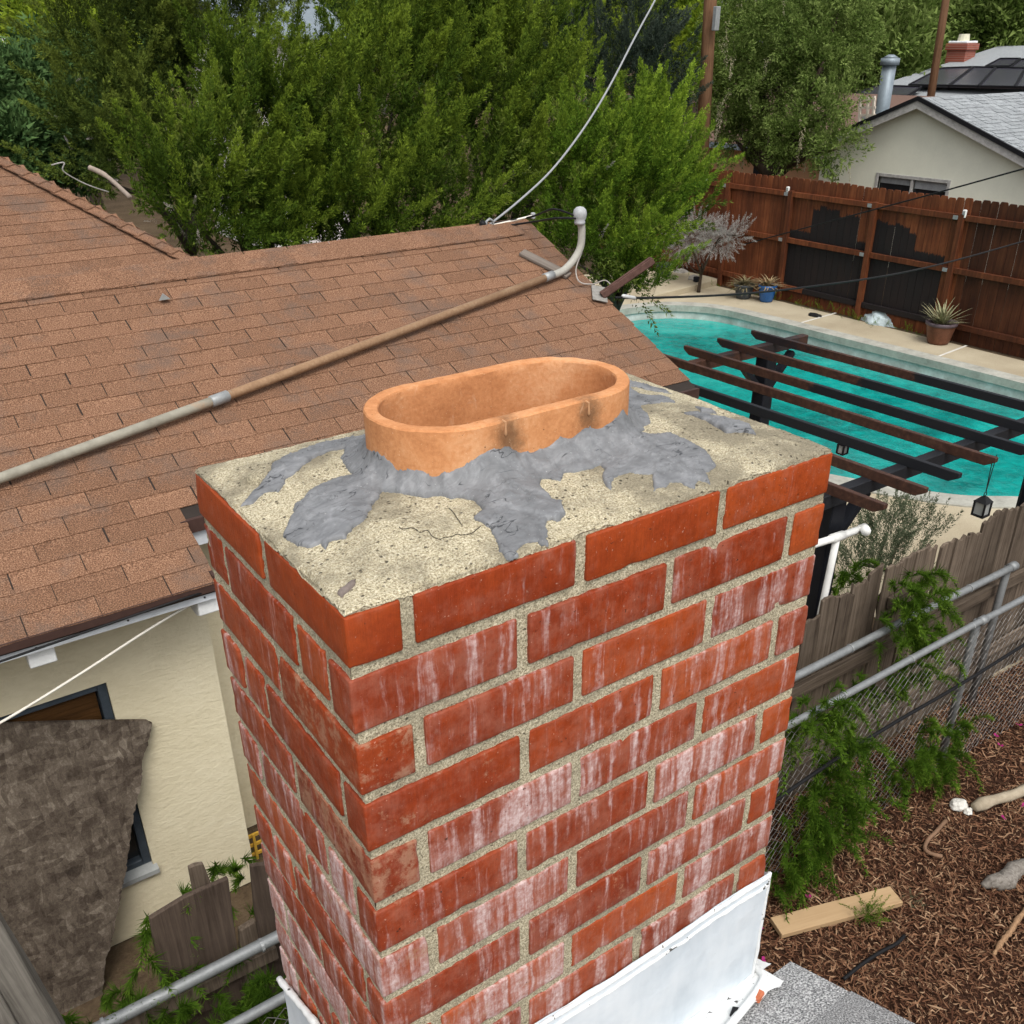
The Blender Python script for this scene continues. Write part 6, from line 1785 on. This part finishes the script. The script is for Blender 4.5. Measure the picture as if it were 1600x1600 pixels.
# weeds along the foot of the red fence
rs = np.random.default_rng(72); p = np.array([[FX - .2 + rs.normal() * .08, y, .03] for y in np.concatenate([rs.uniform(8.4, 11.2, 60), rs.uniform(11.2, 15, 30)])])
tag(instance_mesh('fence_weeds', TUFT, p, rs.normal(size=p.shape) * .5 + [0, 0, .8], rs.uniform(.08, .22, len(p)), rs, M['fern'], None), 'low green weeds along the foot of the red fence', 'weeds', kind='stuff')

# ------------------------------------------------------------------ mulch bed and what lies on it
def mulch_base():
    m = N('mulch_base'); v = m.pos(); a = m.noise(v, 40, 5, .7); b = m.noise(v, 3, 4)
    c = m.ramp(m.math('ADD', m.math('MULTIPLY', a, .7), m.math('MULTIPLY', b, .3)), [(.3, (.018, .009, .006)), (.6, (.060, .030, .019)), (.8, (.12, .065, .042))])
    return m.done(c, 1., m.bump(a, .9, .03), .05)
M['mulch'] = mulch_base()
g = MB(); v_, f_ = grid_sheet(lambda s, t: (-1.5 + s * 10.5, -1.6 + t * 3.75, .002 + .02 * fbm(s * 9, t * 4, 2) + .02), 60, 24); g.add(v_, f_)
tag(g.build('mulch_bed', M['mulch'], None, smooth=True, fix=False), kind='structure')
def chip_mat():
    m = N('wood_chip'); i = m.island(); v = m.coord('Object'); n = m.noise(v, 1.6, 4, .6)
    f = m.math('ADD', m.math('MULTIPLY', i, .75), m.math('MULTIPLY', n, .35))
    c = m.ramp(f, [(.15, (.034, .013, .007)), (.45, (.118, .052, .028)), (.76, (.22, .115, .064)), (.99, (.42, .28, .17))])
    return m.done(c, .9, None, .15)
M['chip'] = chip_mat()
rs = np.random.default_rng(80); n = 90000
cx_c = rs.uniform(2.2, 7.4, n); cy_c = rs.uniform(-.8, 2.15, n)
d = (cx_c - CAM[0]) * .3; keep = rs.random(n) < np.clip(1.25 - (cx_c - 2.5) * .12, .3, 1)
cx_c, cy_c = cx_c[keep], cy_c[keep]; n = len(cx_c)
L = rs.gamma(2.2, .012, n) + .010; W = rs.uniform(.0010, .0040, n) * (1 + L * 8); az = rs.uniform(0, 2 * np.pi, n); el = rs.normal(0, .22, n); ro = rs.normal(0, .5, n)
ax = np.stack([np.cos(az) * np.cos(el), np.sin(az) * np.cos(el), np.sin(el)], -1); sx = np.stack([-np.sin(az), np.cos(az), np.zeros(n)], -1) * np.cos(ro)[:, None] + np.array([0, 0, 1.]) * np.sin(ro)[:, None]
z = rs.uniform(.022, .055, n); P = np.stack([cx_c, cy_c, z], -1)
bend = np.array([0, 0, 1.]) * (rs.normal(0, .12, n) * L)[:, None] + sx * (rs.normal(0, .15, n) * L)[:, None]
V = np.stack([P - ax * (L / 2)[:, None] - sx * W[:, None] * .5, P - ax * (L / 2)[:, None] + sx * W[:, None] * .4, P + bend + sx * W[:, None], P + ax * (L / 2)[:, None] + sx * W[:, None] * .3, P + ax * (L / 2)[:, None] - sx * W[:, None] * .4, P + bend - sx * W[:, None]], 1).reshape(-1, 3)
b0 = np.arange(n)[:, None] * 6
Fq = np.concatenate([b0 + np.array([[0, 1, 2, 5]]), b0 + np.array([[5, 2, 3, 4]])], 0)
me = np_mesh('mulch_chips', V, Fq, 4)
tag(new_obj('mulch_chips', me, M['chip']), 'brown shredded wood chips covering the bed', 'mulch', kind='stuff')
M['lumber'] = wood('new_pale_lumber', (.36, .235, .125), (.50, .35, .20), (30, 30, 1.5), obj_var=.05, bump=.1)
_a, _b = at_z(1212, 1450, .07), at_z(1400, 1400, .07)
tag(rod('lumber_plank', _a, _b, .125, .035, M['lumber'], None), 'pale new lumber plank lying on the mulch near the chimney', 'plank')
rs = np.random.default_rng(81)
def weed(px, py, n, sz, label, mat='fern'):
    c = at_z(px, py, .07); p = c + rs.normal(size=(n, 3)) * [.035, .035, .015] + [0, 0, .03]
    return tag(instance_mesh('weed', TUFT, p, rs.normal(size=p.shape) * .7 + [0, 0, .8], rs.uniform(.5, 1, n) * sz, rs, M[mat], None), label, 'weed')
weed(1356, 1440, 34, .15, 'small leafy green weed in front of the pale plank')
weed(1425, 1420, 10, .08, 'thin pale weed right of the plank end', 'sage')
M['rockw'] = plain('chalk_white_rock', (.62, .60, .55), .9, .2, 20, .6, .01)
lump('white_rock', at_z(1498, 1258, .06), (.055, .045, .035), M['rockw'], 'chalky white rock next to the split log', 'rock', 1)
lump('white_rock', at_z(1512, 1268, .05), (.03, .025, .022), M['rockw'], 'small white stone chip below the chalky rock', 'rock', 4)
g = MB(); a, b = at_z(1540, 1388, .05), at_z(1640, 1335, .06); pts = [a + (b - a) * t + [.02 * math.sin(t * 17), .02 * math.cos(t * 13), .012 * math.sin(t * 11)] for t in np.linspace(0, 1, 14)]; g.tube(pts, [.018, .04, .055, .045, .06, .05, .055, .048, .055, .05, .05, .05, .05, .04], 9)
tag(g.build('driftwood', wood('bleached_driftwood', (.075, .062, .052), (.36, .33, .29), (40, 40, 40), obj_var=.1, bump=.9), None, smooth=True), 'grey weathered driftwood at the right edge of the mulch', 'driftwood')
M['logw'] = wood('bleached_log', (.20, .16, .11), (.42, .36, .27), (10, 10, 10), obj_var=.1, bump=.8)
g = MB(); a, b = at_z(1522, 1262, .08), at_z(1640, 1220, .09); pts = [a + (b - a) * t + [0, 0, .01 * math.sin(t * 9)] for t in np.linspace(0, 1, 10)]; g.tube(pts, [.030, .046, .036, .034, .038, .034, .038, .035, .035, .035], 7); tag(g.build('split_log', M['logw'], None, smooth=True), 'pale split log lying on the mulch at right', 'log')
g = MB(); pts = catmull([at_z(*p, .06) for p in ((1478, 1282), (1462, 1300), (1450, 1312), (1445, 1326), (1455, 1334), (1472, 1338))], 4); g.tube(pts, .013, 7); tag(g.build('crooked_branch', plain('brown_twig_bark', (.20, .12, .075), .9, .3, 20), None, smooth=True), 'crooked brown branch below the split log', 'branch')
g = MB(); pts = catmull([at_z(*p, .06) for p in ((1552, 1492), (1566, 1470), (1578, 1456), (1592, 1434), (1620, 1405))], 5); g.tube(pts, [.007 + .009 * min(1, i / 4) + .004 * math.sin(i * 2.3) for i in range(len(pts))], 6); tag(g.build('bark_stick', plain('orange_stick', (.30, .18, .10), .9, .5, 60, .8, .006), None, smooth=True), 'thick tan stick near the right frame edge', 'stick')
g = MB(); pts = catmull([at_z(*p, .06) for p in ((1318, 1530), (1345, 1508), (1375, 1488), (1400, 1475), (1413, 1462))], 4); g.tube(pts, .011, 8); tag(g.build('black_hose', M['black_wire'], None, smooth=True), 'short black irrigation hose on the mulch above the grey roof', 'hose')
cable('fence_cable', catmull([at_y(1195, 1262, 1.66), at_y(1300, 1190, 1.66), at_y(1400, 1128, 1.66), at_y(1500, 1070, 1.67), at_y(1620, 995, 1.68)], 5), .012, M['black_wire'], 'dark cable strung along the chain link fence')
# magenta petals blown onto the mulch
M['petal'] = plain('magenta_petal', (.30, .02, .13), .7, .2)
g = MB()
for (px, py) in ((1592, 1132), (1562, 1165), (1570, 1278), (1262, 1402), (1597, 1258), (1190, 1500), (1555, 1150), (1188, 1448)):
    c = at_z(px, py, .065)
    for k in range(3):
        a = rs.uniform(0, 6.28); u_ = np.array([math.cos(a), math.sin(a), .3]) * .016; w_ = np.array([-math.sin(a), math.cos(a), .2]) * .010
        g.add([c, c + u_ + w_, c + u_ * 1.6, c + u_ - w_], [(0, 1, 2, 3)])
tag(g.build('magenta_petals', M['petal'], None, fix=False), 'scattered magenta petals on the mulch', 'petals', kind='stuff')
# bare branch and wire coil on the left hip
g = MB(); pts = catmull([at_y(*p) for p in ((140, 262, 8.2), (158, 270, 8.1), (175, 282, 8.0), (203, 308, 7.7))], 5); g.tube(pts, [.022] * 8 + [.018] * (len(pts) - 8), 8); tag(g.build('bare_branch', plain('pale_branch', (.28, .23, .19), .9, .3, 20), None, smooth=True), 'bare pale branch lying against the left hip of the brown roof', 'branch')
for k in range(1):
    pts = catmull([at_y(x, y + k * 3, 8.3) for x, y in ((80, 258), (100, 254), (98, 266), (115, 278), (140, 290), (170, 300))], 5); cable('coiled_wire', pts, .006, plain('grey_coil_wire', (.30, .29, .27), .5), 'loose grey wire coiled on the left roof hip')
